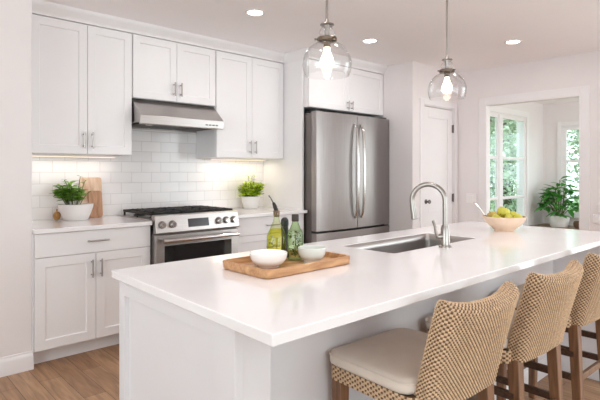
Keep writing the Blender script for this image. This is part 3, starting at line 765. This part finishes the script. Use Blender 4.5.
def rrect_pt(s, hx, hy, r):
    """point on a rounded rectangle by arc length fraction s, counter-clockwise seen from above"""
    r = min(r, hx*0.999, hy*0.999); L = [2*(hy-r), PI*r/2, 2*(hx-r), PI*r/2]*2; T = sum(L); d = (s % 1)*T
    segs = [((hx, -(hy-r)), (0, 1)), ((hx-r, hy-r), 0), ((hx-r, hy), (-1, 0)), ((-(hx-r), hy-r), PI/2), ((-hx, hy-r), (0, -1)), ((-(hx-r), -(hy-r)), PI), ((-(hx-r), -hy), (1, 0)), ((hx-r, -(hy-r)), 1.5*PI)]
    for l, (p, q) in zip(L, segs):
        if d <= l or (p, q) == segs[-1]:
            if isinstance(q, tuple): return (p[0]+q[0]*d, p[1]+q[1]*d)
            a = q+d/r if r > 1e-9 else q
            return (p[0]+r*math.cos(a), p[1]+r*math.sin(a))
        d -= l
def make_stool():
    t = thing('bar_stool', 'woven rattan bar stool nearest the camera with its beige seat cushion in full view', 'bar stool', (0, 0, 0), 'woven rattan bar stools')
    # back: a thick woven shell, slightly reclined and hollowed, saddle-shaped top with raised corners
    Z0, HB = 0.570, 0.303
    def back(s, v):
        vv = min(v/0.90, 1.0); k = max(0.0, (v-0.90)/0.10)*0.96
        th = (0.036-0.007*vv)*math.cos(k*PI/2)
        hx = 0.190+0.013*vv-0.004*k
        x, y = rrect_pt(s, hx, th, min(0.024, th*0.95))
        q = x/0.205
        ztop = HB-0.008+0.026*abs(q)**3
        z = Z0+ztop*vv+0.028*math.sin(k*PI/2)
        yy = -0.152-0.102*vv**1.1+y+0.030*q*q*(0.35+0.65*vv)-0.01
        return (x+0.008, yy, z)
    mb, fs = weave_skin(back, 720, 240, 120, 48, amp=0.0040)
    nlast = len(mb.v)-720; mb.f.append(tuple(range(nlast, nlast+720))); mb.m.append(0)
    mb.build('backrest', [M['weft'], M['warp']], t, ang=180, recalc=False)
    def skirt(s, v):
        x, y = rrect_pt(s, 0.214, 0.183, 0.03)
        return (x, y+0.032, 0.56+0.05*v)
    mb, fs = weave_skin(skirt, 720, 26, 132, 6, amp=0.0024)
    mb.raw([(x, y+0.032, 0.607) for x, y in rr(-0.212, 0.212, -0.181, 0.181, 0.03)], [tuple(range(28))], 1)
    mb.raw([(x, y+0.032, 0.563) for x, y in rr(-0.212, 0.212, -0.181, 0.181, 0.03)], [tuple(range(27, -1, -1))], 1)
    mb.build('seat_frame', [M['weft'], M['warp']], t, ang=180, recalc=False)
    # cushion
    m = MB(); prof = [(0.0, 0.608), (0.75, 0.608), (0.96, 0.610), (0.995, 0.618), (1.0, 0.630), (0.995, 0.643), (0.97, 0.652), (0.9, 0.657), (0.75, 0.661), (0.5, 0.665), (0.25, 0.667), (0, 0.668)]
    n = 64; vs = []; fs = []
    for f, z in prof[1:-1]:
        for j in range(n):
            x, y = rrect_pt(j/n, 0.222, 0.185, 0.045); vs.append((x*f, y*f+0.046, z))
    k = len(prof)-2; vs += [(0, 0.046, 0.608), (0, 0.046, 0.668)]
    for i in range(k-1):
        for j in range(n): fs.append((i*n+j, i*n+(j+1) % n, (i+1)*n+(j+1) % n, (i+1)*n+j))
    for j in range(n): fs.append((k*n, (j+1) % n, j)); fs.append(((k-1)*n+j, (k-1)*n+(j+1) % n, k*n+1))
    m.raw(vs, fs); cu = m.build('cushion', M['cushion'], t, ang=180)
    m = MB(); m.tube([(*[a*0.998 if i == 0 else a*0.998+0.046 for i, a in enumerate(rrect_pt(j/n, 0.222, 0.185, 0.045))], 0.646) for j in list(range(n))+[0]], 0.0035, 6, caps=False)
    m.build('piping', M['piping'], cu)
    # legs
    def leg(x, y, dx, dy, top):
        m = MB(); a, b = 0.0225, 0.0175
        m.raw([(x+dx-b, y+dy-b, 0), (x+dx+b, y+dy-b, 0), (x+dx+b, y+dy+b, 0), (x+dx-b, y+dy+b, 0), (x-a, y-a, top), (x+a, y-a, top), (x+a, y+a, top), (x-a, y+a, top)],
              [(0,3,2,1),(4,5,6,7),(0,1,5,4),(1,2,6,5),(2,3,7,6),(3,0,4,7)])
        m.build('leg', M['stool_wood'], t, bevel=0.003)
    for s in (-1, 1):
        leg(s*0.185, 0.185, 0, 0.006, 0.562); leg(s*0.172+0.006, -0.158, s*0.010, -0.03, 0.576)
        for z in (0.435, 0.325):
            m = MB(); m.box(s*0.181-0.009, -0.165, z-0.015, s*0.181+0.009, 0.175, z+0.015); m.build('side_stretcher', M['stool_dark'], t, bevel=0.002)
    m = MB(); m.box(-0.172, 0.178, 0.20, 0.172, 0.198, 0.235); m.build('foot_rail', M['stool_dark'], t, bevel=0.002)
    m = MB(); m.box(-0.16, -0.180, 0.30, 0.17, -0.162, 0.33); m.build('back_stretcher', M['stool_wood'], t, bevel=0.002)
    return t
stool = make_stool()
stool.location = (1.464, 0.985, 0); stool.rotation_euler = (0, 0, math.radians(-3))
dup(stool, (2.054, 0.972, 0), math.radians(-2), 'woven rattan bar stool second from the camera, between two others', 'woven rattan bar stools')
dup(stool, (2.695, 0.972, 0), math.radians(-2), 'woven rattan bar stool at the far right, cut by the photo\'s right edge', 'woven rattan bar stools')

# ---------------------------------------------------------------- tray and what stands on it
TC = (1.2955, 1.4687); TA = math.radians(0.4)
def rot2(x, y): return (TC[0]+x*math.cos(TA)-y*math.sin(TA), TC[1]+x*math.sin(TA)+y*math.cos(TA))
t = thing('serving_tray', 'rectangular wooden tray with raised rim on the island counter', 'tray', (TC[0], TC[1], 0.9155))
hx, hy = 0.2253, 0.1435
L = [(0.004, 0.9155, 0.03), (0.0, 0.919, 0.03), (-0.003, 0.946, 0.033), (0.0, 0.9485, 0.031), (0.009, 0.9485, 0.024), (0.011, 0.946, 0.022), (0.014, 0.927, 0.02), (0.018, 0.925, 0.018)]
loops = [[(*rot2(x, y), z) for x, y in rr(-hx+a, hx-a, -hy+a, hy-a, r)] for a, z, r in L]
k = len(loops[0]); m = MB(); fs = [tuple(range(k-1, -1, -1))]
for i in range(len(loops)-1): fs += [(i*k+j, i*k+(j+1) % k, (i+1)*k+(j+1) % k, (i+1)*k+j) for j in range(k)]
fs.append(tuple((len(loops)-1)*k+j for j in range(k)))
m.raw([p for l in loops for p in l], fs); m.build('tray_body', M['tray'], t, ang=40)
TZ = 0.9255
def bowl(name, label, c, r, h, foot, mat, ft=0.012):
    m = MB(); x, y, z = c
    pr = [(0, 0.002), (foot*0.85, 0.002), (foot*0.9, 0), (foot, 0.0), (foot*1.0, ft*0.7), (foot*1.06, ft), (r*0.80, h*0.30), (r*0.945, h*0.58), (r*0.99, h*0.85), (r, h), (r-0.003, h+0.0015), (r-0.006, h-0.001),
          (r*0.95-0.005, h*0.75), (r*0.86-0.005, h*0.50), (r*0.62, h*0.30), (foot*0.6, ft+0.006), (0, ft+0.005)]
    m.lathe(pr, 48, c); return tag(m.build(name, mat, ang=50), label, 'bowl')
bowl('serving_bowl', 'plain white ceramic bowl on the front left of the tray', (1.200, 1.474, TZ), 0.073, 0.054, 0.040, M['white_ceramic'], 0.004)
bowl('footed_bowl', 'pale grey footed bowl on the tray right of the bottles', (1.385, 1.424, TZ), 0.0572, 0.060, 0.034, M['grey_ceramic'], 0.014)
def bottle(label, c, r, hb, hs, ht, rn, glass, fill_mat, fill_h, name):
    t = thing(name, label, 'bottle', c); x, y, z = c
    pr = [(0, 0.004), (r*0.8, 0.001), (r*0.96, 0.004), (r, 0.012), (r, hb), (r*0.94, hb+0.012), (r*0.7, hb+(hs-hb)*0.5), (rn*1.25, hs), (rn, hs+0.012), (rn*0.95, ht-0.014), (rn*1.2, ht-0.012), (rn*1.2, ht)]
    m = MB(); m.lathe(pr, 32, c); m.build('glass', glass, t, ang=50)
    if fill_mat:
        m = MB(); ri = r*0.93; m.lathe([(0, 0.008), (ri, 0.01), (ri, min(hb, fill_h))] + ([(r*0.66, hb+(hs-hb)*0.5)] if fill_h > hb else []) + [(0, fill_h if fill_h <= hb else hb+(hs-hb)*0.52)], 28, c); m.build('oil', fill_mat, t, ang=50)
    return t
def sprig(t, c, r, h, n, mat, seed):
    rnd = random.Random(seed); m = MB(); x, y, z = c
    for i in range(n):
        a = rnd.uniform(0, 2*PI); q = r*math.sqrt(rnd.random()); zz = z+0.015+h*rnd.random()
        leaf(m, Vector((x+q*math.cos(a), y+q*math.sin(a), zz)), Vector((rnd.uniform(-1, 1), rnd.uniform(-1, 1), rnd.uniform(-0.6, 1))).normalized(), rnd.uniform(0.012, 0.022), 0.45, rnd)
    m.tube([(x, y, z+0.012), (x+0.004, y, z+h)], 0.0015, 5)
    return m.build('herb_sprig', mat, t, recalc=False)
def leaf(m, p, d, l, wr, rnd, mi=0, droop=0.25):
    d = d.normalized(); up = Vector((rnd.uniform(-.3, .3), rnd.uniform(-.3, .3), 1))
    sd = d.cross(up)
    if sd.length < 1e-3: sd = Vector((1, 0, 0))
    sd.normalize(); nr = sd.cross(d); w = l*wr
    A = [p, p+d*l*0.3+sd*w*0.42+nr*w*0.14, p+d*l*0.62+sd*w*0.40+nr*w*0.10-nr*l*droop*0.2, p+d*l-nr*l*droop*0.55, p+d*l*0.62-sd*w*0.40+nr*w*0.10-nr*l*droop*0.2, p+d*l*0.3-sd*w*0.42+nr*w*0.14,
         p+d*l*0.3, p+d*l*0.62-nr*l*droop*0.22]
    m.raw(A, [(0, 1, 6), (0, 6, 5), (1, 2, 7, 6), (6, 7, 4, 5), (2, 3, 7), (7, 3, 4)], mi)
c1 = (1.303, 1.549, TZ)
t1 = bottle('squat glass bottle of yellow-green oil with a pour spout, left on the tray', c1, 0.040, 0.098, 0.162, 0.197, 0.0115, M['lime_glass'], M['oil'], 0.12, 'oil_bottle')
sprig(t1, c1, 0.030, 0.085, 26, M['herbsprig'], 3)
m = MB(); m.lathe([(0, 0.18), (0.011, 0.18), (0.0125, 0.196), (0.014, 0.20), (0.014, 0.206), (0, 0.206)], 16, c1); m.build('stopper', M['cork'], t1)
m = MB(); x, y, z = c1
m.tube([(x, y, z+0.204), (x-0.004, y+0.004, z+0.220), (x-0.009, y+0.008, z+0.236), (x-0.011, y+0.010, z+0.240), (x-0.017, y+0.015, z+0.255), (x-0.024, y+0.021, z+0.268)], [0.009, 0.0085, 0.006, 0.0022, 0.0018, 0.0022], 10); m.build('pour_spout', M['iron'], t1)
c2 = (1.371, 1.509, TZ)
t2 = bottle('slim green glass bottle with a dark cap and herbs inside, on the tray', c2, 0.0322, 0.108, 0.15, 0.175, 0.0118, M['green_glass'], None, 0, 'herb_bottle')
sprig(t2, c2, 0.026, 0.10, 110, M['herbsprig'], 4)
m = MB(); m.lathe([(0, 0.160), (0.0145, 0.160), (0.015, 0.164), (0.015, 0.186), (0.0135, 0.189), (0, 0.189)], 20, c2); m.build('cap', M['cap'], t2)
c3 = (1.381, 1.587, TZ)
t3 = thing('pepper_mill', 'slim black mill standing behind the two bottles on the tray', 'pepper mill', c3)
m = MB(); m.lathe([(0, 0), (0.018, 0), (0.0185, 0.006), (0.015, 0.03), (0.0135, 0.08), (0.016, 0.122), (0.015, 0.13), (0, 0.13)], 24, c3); m.build('body', M['black'], t3)
m = MB(); m.lathe([(0, 0.131), (0.015, 0.131), (0.017, 0.142), (0.016, 0.160), (0.009, 0.169), (0, 0.171)], 24, c3); m.build('turning_head', M['black'], t3)

# ---------------------------------------------------------------- fruit bowl
fb = (3.108, 1.424, 0.9155)
t = thing('fruit_bowl', 'wide peach coloured bowl of apples at the far end of the island', 'bowl', fb)
m = MB(); m.lathe([(0, 0.003), (0.052, 0.003), (0.055, 0), (0.06, 0), (0.062, 0.008), (0.085, 0.024), (0.112, 0.050), (0.129, 0.078), (0.133, 0.088), (0.131, 0.091), (0.128, 0.090)], 56, fb); m.build('outside', M['peach_bowl'], t, ang=50)
m = MB(); m.lathe([(0.128, 0.090), (0.123, 0.077), (0.106, 0.053), (0.08, 0.030), (0.05, 0.018), (0, 0.016)], 56, fb); plabel(m.build('inside', M['bowl_in'], t, ang=50), 'brown inner surface')
def apple_mesh(r):
    m = MB(); n = 14; pr = []
    for i in range(n+1):
        a = PI*i/n; q = math.sin(a); z = -math.cos(a)
        rr_ = r*q*(1.02+0.06*z); zz = r*0.95*z
        if z > 0.75: zz -= r*0.28*((z-0.75)/0.25)**1.5
        if z < -0.85: zz += r*0.12*((-z-0.85)/0.15)
        pr.append((max(rr_, 0), zz))
    pr[0] = (0, pr[0][1]); pr[-1] = (0, pr[-1][1])
    m.lathe(pr, 24); return m
def apple(label, dx, dy, dz, r, mat, tilt):
    p = (fb[0]+dx, fb[1]+dy, fb[2]+dz)
    t = thing('apple', label, 'apple', p, 'apples in the bowl'); t.rotation_euler = tilt
    q = apple_mesh(r); q.v = [(x+p[0], y+p[1], z+p[2]) for x, y, z in q.v]; q.build('fruit', mat, t, ang=180)
    q = MB(); q.tube([(p[0], p[1], p[2]+r*0.6), (p[0]+0.002, p[1], p[2]+r*0.95), (p[0]+0.006, p[1]+0.002, p[2]+r*1.15)], [0.0014, 0.0013, 0.0018], 6); q.build('stem', M['apple_stem'], t)
rx, ry = 0.7336, -0.6796     # towards picture right; (-fwd) towards the camera
def ap(label, right, near, dz, r, mat, tilt): apple(label, rx*right-0.6796*near, ry*right-0.7336*near, dz, r, mat, tilt)
ap('green apple at the front left of the bowl', -0.064, 0.046, 0.078, 0.032, M['apple'], (0.5, 0.3, 0))
ap('green apple at the front middle of the bowl, under the top apple', 0.006, 0.066, 0.078, 0.032, M['apple'], (0.9, -0.2, 0.5))
ap('green apple at the front right of the bowl', 0.070, 0.036, 0.080, 0.032, M['apple'], (0.3, 0.8, 0))
ap('brownish yellow apple at the left of the heap in the bowl', -0.068, -0.022, 0.088, 0.034, M['apple_blush'], (-0.3, -0.5, 0))
ap('yellow-green apple at the back right of the heap in the bowl', 0.066, -0.036, 0.090, 0.034, M['apple'], (0.2, 0.4, 1))
ap('large yellow-green apple on top of the heap in the bowl', -0.002, -0.006, 0.116, 0.040, M['apple'], (0.35, 0.15, 0))
t = thing('serving_spoon', 'silver spoon leaning out of the left side of the fruit bowl', 'spoon', fb)
m = MB()
def fp(right, near, z): return (fb[0]+rx*right-0.6796*near, fb[1]+ry*right-0.7336*near, fb[2]+z)
m.tube([fp(-0.075, 0.0, 0.046), fp(-0.105, 0.0, 0.082), fp(-0.13, 0.0, 0.108), fp(-0.165, 0.0, 0.150), fp(-0.185, 0.0, 0.172), fp(-0.195, 0, 0.178)], [0.003, 0.004, 0.004, 0.006, 0.009, 0.004], 10)
m.build('handle', M['spoon'], t)
m = MB(); m.lathe([(0, -0.008), (0.012, -0.005), (0.019, 0.002), (0.018, 0.003), (0.011, -0.003), (0, -0.006)], 20, fp(-0.066, 0.0, 0.038)); m.build('spoon_bowl', M['spoon'], t)

# ---------------------------------------------------------------- plants and boards on the back counter
def pot_round(t, c, r, h, rb, mat, soil=True):
    m = MB(); m.lathe([(0, 0.002), (rb*0.9, 0.002), (rb, 0), (rb+0.006, 0.004), (r*0.86, h*0.45), (r*0.97, h*0.8), (r, h), (r-0.006, h+0.001), (r-0.009, h-0.004), (r*0.9, h*0.7), (r*0.6, h*0.4), (0, h*0.3)], 40, c)
    m.build('pot', mat, t, ang=45)
    m = MB(); m.lathe([(0, h-0.006), (r*0.5, h-0.008), (r-0.012, h-0.014), (r-0.03, h-0.03), (0, h-0.03)], 28, c); m.build('soil', M['soil'], t)
CT = 0.9155
pc = (1.328, 4.02, CT)
t = thing('potted_herb', 'leafy dark green herb in a low white pot left of the range', 'potted plant', pc)
pot_round(t, pc, 0.128, 0.124, 0.085, M['matte_pot'])
rnd = random.Random(11); m = MB(); sm_ = MB()
def shoot(m, sm_, p0, p1, nl, l0, l1, wr, rnd):
    mid = (p0+p1)/2+Vector((0, 0, 0.25*(p1-p0).length)); pts = [p0*(1-q)**2+mid*2*q*(1-q)+p1*q*q for q in [i/6 for i in range(7)]]
    sm_.tube(pts, 0.0022, 5)
    for i in range(nl):
        q = 0.25+0.75*i/max(1, nl-1); p = p0*(1-q)**2+mid*2*q*(1-q)+p1*q*q
        a = i*2.4+rnd.uniform(-.5, .5)
        leaf(m, p, Vector((math.cos(a), math.sin(a), rnd.uniform(0.0, 0.7))), rnd.uniform(l0, l1), wr, rnd)
for i in range(26):
    a = rnd.uniform(0, 2*PI); q = math.sqrt(rnd.random()); ox = math.cos(a)*q; oy = math.sin(a)*q
    p0 = Vector((pc[0]+ox*0.05-0.03, pc[1]+oy*0.05, CT+0.12)); p1 = Vector((pc[0]-0.05+ox*0.115, pc[1]-0.02+oy*0.085, CT+0.165+0.125*(1-q*0.7)+rnd.uniform(-0.03, 0.035)))
    shoot(m, sm_, p0, p1, 7, 0.045, 0.070, 0.85, rnd)
for dx, dz in ((-0.15, 0.27), (-0.09, 0.315), (0.03, 0.34), (0.07, 0.31), (0.11, 0.22), (-0.17, 0.21)):
    shoot(m, sm_, Vector((pc[0]+dx*0.3, pc[1], CT+0.12)), Vector((pc[0]+dx, pc[1]-0.01, CT+dz)), 10, 0.022, 0.038, 0.6, rnd)
m.build('foliage', M['leaf_herb'], t, recalc=False, ang=180); sm_.build('stems', M['stem'], t)
pc = (3.055, 4.045, CT)
t = thing('potted_plant', 'bushy lime green plant in a white pot beside the refrigerator panel', 'potted plant', pc)
pot_round(t, pc, 0.096, 0.125, 0.066, M['matte_pot'])
m = MB(); sm_ = MB()
for i in range(95):
    a = rnd.uniform(0, 2*PI); el = rnd.uniform(0.0, 1.0); ca, sa = math.cos(a), math.sin(a)
    R_ = 0.190*math.sqrt(max(0, 1-(el*0.9)**2))*rnd.uniform(0.55, 1.0)
    p0 = Vector((pc[0]+ca*0.05, pc[1]+sa*0.05, CT+0.115)); p1 = Vector((pc[0]+ca*R_, pc[1]-0.02+sa*min(R_, 0.11), CT+0.125+0.150*el))
    shoot(m, sm_, p0, p1, 8, 0.030, 0.044, 0.85, rnd)
for dx in (-0.03, 0.02, 0.05): shoot(m, sm_, Vector((pc[0]+dx*0.5, pc[1], CT+0.12)), Vector((pc[0]+dx, pc[1], CT+0.335)), 10, 0.03, 0.036, 0.65, rnd)
m.build('foliage', M['leaf_lime'], t, recalc=False, ang=180); sm_.build('stems', M['stem'], t)
def board(label, x0, x1, h, yb, lean, th, mat, name='cutting_board'):
    o = MB(); pts = rr(x0, x1, 0.0, h, 0.02, 5)
    n = len(pts); k = math.tan(lean)
    vs = [(x, yb-th+ (z*k), CT+z) for x, z in pts]+[(x, yb+(z*k), CT+z) for x, z in pts]
    o.raw(vs, [tuple(range(n)), tuple(range(2*n-1, n-1, -1))]+[(i, n+i, n+(i+1) % n, (i+1) % n) for i in range(n)])
    return tag(o.build(name, mat, bevel=0.002), label, 'cutting board')
board('pale wooden cutting board leaning on the tiles behind the potted herb', 1.405, 1.578, 0.33, 4.130, math.radians(7.5), 0.016, M['board_pale'])
board('short brown wooden board leaning against the pale board beside the herb pot', 1.458, 1.568, 0.22, 4.110, math.radians(7), 0.014, M['board_brown'])
m = MB(); oc = (1.205, 4.075, CT)
for i in range(5):
    m.lathe([(0.028*math.cos(a), 0.035+0.035*math.sin(a)) for a in [PI*(-0.5+j/10) for j in range(11)]] if i == 0 else [(0, 0.068), (0.006, 0.070), (0.005, 0.086), (0, 0.088)], 20, oc)
    if i == 1: break
m.v = [(x, y, max(z, CT)) for x, y, z in m.v]
tag(m.build('ornament', M['gold'], ang=60), 'small golden brown textured ornament left of the herb pot', 'ornament')

# ---------------------------------------------------------------- pendant lamps and downlights
def make_pendant(x, y, label):
    t = thing('pendant_lamp', label, 'pendant lamp', (x, y, CZ), 'clear glass pendant lamps')
    z0 = 1.670                                   # open rim
    m = MB(); m.lathe([(0, CZ-0.0005), (0.062, CZ-0.0005), (0.062, CZ-0.015), (0.05, CZ-0.024), (0, CZ-0.026)], 32, (x, y, 0)); m.build('ceiling_canopy', M['nickel'], t)
    m = MB(); m.tube([(x, y, 1.87), (x, y, CZ-0.02)], 0.0055, 10); m.build('rod', M['nickel'], t)
    m = MB()
    out = [(0.088, 0.0), (0.0925, 0.014), (0.097, 0.038), (0.096, 0.060), (0.086, 0.090), (0.066, 0.114), (0.044, 0.128), (0.028, 0.133)]
    def smooth(p, n=5):
        q = []
        for i in range(len(p)-1):
            a = p[max(i-1, 0)]; b = p[i]; c = p[i+1]; d = p[min(i+2, len(p)-1)]
            for j in range(n):
                s = j/n; q.append(tuple(0.5*((2*b[k])+(-a[k]+c[k])*s+(2*a[k]-5*b[k]+4*c[k]-d[k])*s*s+(-a[k]+3*b[k]-3*c[k]+d[k])*s**3) for k in (0, 1)))
        return q+[p[-1]]
    o = smooth(out); inn = [(r-0.0022, z+0.0005) for r, z in o][::-1]
    m.lathe([(r, z0+z) for r, z in o]+[(r, z0+z) for r, z in inn]+[(o[0][0], z0)], 48, (x, y, 0)); m.build('glass_shade', M['clear'], t, ang=180)
    m = MB(); m.lathe([(0, z0+0.150), (0.038, z0+0.150), (0.040, z0+0.147), (0.040, z0+0.139), (0.036, z0+0.135), (0, z0+0.134)], 32, (x, y, 0)); m.build('collar', M['brass'], t)
    for k in range(3):
        a = 2*PI*k/3+0.4; m = MB(); m.tube([(x+0.038*math.cos(a), y+0.038*math.sin(a), z0+0.143), (x+0.050*math.cos(a), y+0.050*math.sin(a), z0+0.143)], [0.0025, 0.004], 8); m.build('thumb_screw', M['brass'], t)
    m = MB(); nk = smooth([(0.022, 0.150), (0.031, 0.163), (0.030, 0.178), (0.021, 0.192), (0.026, 0.202)], 4)
    m.lathe([(r, z0+z) for r, z in nk]+[(r-0.002, z0+z) for r, z in nk[::-1]]+[(nk[0][0], z0+nk[0][1])], 32, (x, y, 0)); m.build('neck_glass', M['clear'], t, ang=180)
    m = MB(); m.lathe([(0, z0+0.206), (0.027, z0+0.204), (0.028, z0+0.200), (0.012, z0+0.198), (0.009, z0+0.150), (0, z0+0.150)], 24, (x, y, 0)); m.lathe([(0, z0+0.226), (0.006, z0+0.224), (0.011, z0+0.206), (0, z0+0.205)], 16, (x, y, 0)); m.build('socket', M['nickel'], t)
    m = MB(); m.lathe([(0, z0+0.134), (0.014, z0+0.134), (0.014, z0+0.112), (0, z0+0.11)], 20, (x, y, 0)); m.build('lamp_holder', M['brass'], t)
    pb = smooth([(0.0, 0.026), (0.012, 0.029), (0.0225, 0.039), (0.0265, 0.054), (0.0235, 0.070), (0.0165, 0.086), (0.0125, 0.100), (0.012, 0.110)], 4)
    m = MB(); m.lathe([(max(r, 0), z0+z) for r, z in pb]+[(0, z0+0.110)], 28, (x, y, 0)); m.build('bulb', M['bulb'], t, ang=180)
    return t
pen = make_pendant(1.396, 1.35, 'clear glass pendant lamp hanging over the island in front of the refrigerator')
dup(pen, (2.29, 1.35, CZ), None, 'clear glass pendant lamp hanging in front of the closet door wall', 'clear glass pendant lamps')
dl = None
for x, y, lab in ((2.284, 2.968, 'round recessed downlight in the ceiling in front of the wall cabinets'), (3.554, 2.886, 'round recessed downlight between the two pendant lamps'), (4.558, 2.004, 'round recessed downlight in the ceiling toward the nook opening')):
    if dl is None:
        dl = thing('downlight', lab, 'ceiling light', (x, y, CZ), 'recessed downlights')
        m = MB(); m.lathe([(0.058, CZ-0.004), (0.062, CZ-0.006), (0.076, CZ-0.004), (0.078, CZ-0.0005), (0.055, CZ-0.0005), (0.058, CZ-0.004)], 40, (x, y, 0)); m.build('trim_ring', M['plate'], dl)
        m = MB(); m.lathe([(0, CZ-0.003), (0.057, CZ-0.003), (0.057, CZ-0.0008), (0, CZ-0.0008)], 40, (x, y, 0)); m.build('lens', M['lens'], dl)
    else:
        dup(dl, (x, y, CZ), None, lab, 'recessed downlights')
    area('overhead_beam', (x, y, CZ-0.012), (0, 0, 0), 0.11, 0.11, 2.2, (1.0, 0.97, 0.96), 'DISK')

# ---------------------------------------------------------------- nook: bench, plant, basket
t = thing('window_bench', 'low wooden bench under the nook window', 'bench', (8.1, 2.0, 0))
m = MB(); m.box(7.66, 0.9, 0.41, NX-0.022, NY-0.022, 0.45); m.build('bench_top', M['bench'], t, bevel=0.004)
m = MB(); m.box(7.72, 0.95, 0.0, NX-0.03, NY-0.03, 0.41); m.build('bench_body', M['trim'], t)
pc = (8.05, 2.83, 0.4505)
t = thing('potted_plant', 'large green leafy plant in a white pot on the nook bench', 'potted plant', pc)
m = MB(); m.lathe([(0, 0.002), (0.115, 0), (0.122, 0.006), (0.148, 0.16), (0.150, 0.172), (0.144, 0.174), (0.138, 0.165), (0.12, 0.14), (0, 0.13)], 40, pc); m.build('pot', M['matte_pot'], t, ang=45)
m = MB(); m.lathe([(0, 0.156), (0.134, 0.150), (0.12, 0.135), (0, 0.132)], 28, pc); m.build('soil', M['soil'], t)
rnd = random.Random(5); m = MB(); sm_ = MB()
for i in range(26):
    a = i*2.399; q = math.sqrt((i+0.5)/26)
    p0 = Vector((pc[0]+0.04*math.cos(a), pc[1]+0.04*math.sin(a), pc[2]+0.15))
    ht = 0.10+0.50*(1-q*0.95)+rnd.uniform(-0.06, 0.06)
    p1 = Vector((pc[0]+0.20*q*math.cos(a), pc[1]+0.25*q*math.sin(a), pc[2]+0.17+ht))
    mid = (p0+p1)/2+Vector((0, 0, 0.08)); pts = [p0*(1-s)**2+mid*2*s*(1-s)+p1*s*s for s in [k/6 for k in range(7)]]
    sm_.tube(pts, 0.005, 5)
    for j in range(5):
        b = a+(j-2)*0.75+rnd.uniform(-.2, .2)
        leaf(m, p1-Vector((0, 0, 0.02*j)), Vector((math.cos(b), math.sin(b), rnd.uniform(-0.35, 0.75))), rnd.uniform(0.15, 0.24), 0.44, rnd, droop=0.45)
m.v = [(min(x, 8.30+(x-8.30)*0.25), y if y < 3.08 else 3.08+(y-3.08)*0.3, z) for x, y, z in m.v]
m.build('foliage', M['leaf_dark'], t, recalc=False, ang=180); sm_.build('stems', M['stem'], t)
bc = (8.06, 2.52, 0.4505)
m = MB(); m.lathe([(0, 0.002), (0.085, 0), (0.105, 0.03), (0.11, 0.07), (0.10, 0.10), (0.092, 0.102), (0.095, 0.07), (0.08, 0.02), (0, 0.015)], 32, bc)
tag(m.build('wicker_basket', M['basket'], ang=50), 'small dark brown basket beside the plant pot on the bench', 'basket')

# ---------------------------------------------------------------- garden beyond the nook windows
m = MB(); m.box(-12, 4.36, -0.4, 30, 30, -0.3); m.box(8.62, -14, -0.4, 30, 4.36, -0.3); struct(m.build('ground_garden', M['lawn'], smooth=False))
def make_tree(name, label, leafmat, seed, h=5.0, rad=1.7, n=6000):
    rnd = random.Random(seed); t = thing(name, label, 'tree', (0, 0, 0), 'garden trees beyond the nook windows')
    m = MB(); m.tube([(0, 0, -0.05), (0.08, 0.02, h*0.2), (0.02, 0.1, h*0.42), (0.1, 0.0, h*0.7)], [0.16, 0.12, 0.09, 0.04], 10)
    for k in range(7):
        a = k*0.9+seed; z = h*(0.18+0.07*k); m.tube([(0.05, 0.04, z), (0.5*math.cos(a), 0.5*math.sin(a), z+0.45), (1.15*math.cos(a), 1.15*math.sin(a), z+0.8)], [0.06, 0.04, 0.015], 7)
    m.build('trunk', M['bark'], t)
    m = MB()
    cl = [(rnd.uniform(-1, 1)*rad*0.7, rnd.uniform(-1, 1)*rad*0.7, h*rnd.uniform(0.06, 0.95), rnd.uniform(0.35, 0.75)) for _ in range(44)]
    for i in range(n):
        cx, cy, cz_, r = rnd.choice(cl); v = Vector((rnd.gauss(0, 1), rnd.gauss(0, 1), rnd.gauss(0, 1))).normalized()*r*rnd.random()**0.4
        leaf(m, Vector((cx, cy, cz_))+v, Vector((rnd.gauss(0, 1), rnd.gauss(0, 1), rnd.gauss(-0.3, .6))), rnd.uniform(0.11, 0.20), 0.6, rnd)
    m.build('foliage', leafmat, t, recalc=False, ang=180); return t
ta = make_tree('garden_tree', 'dense mid-green tree behind the left nook window', M['leaf_tree'], 2)
tb = make_tree('garden_tree', 'pale green airy tree seen through the right half of the left nook window', M['leaf_pale'], 9, n=4500)
ta.location = (10.6, 5.8, -0.3); tb.location = (14.8, 6.8, -0.3)
dup(ta, (19.0, 8.4, -0.3), 1.7, 'mid-green tree farthest off behind the nook\'s left window')
dup(tb, (13.2, 2.9, -0.3), 3.4, 'pale green tree behind the window beside the leafy plant')
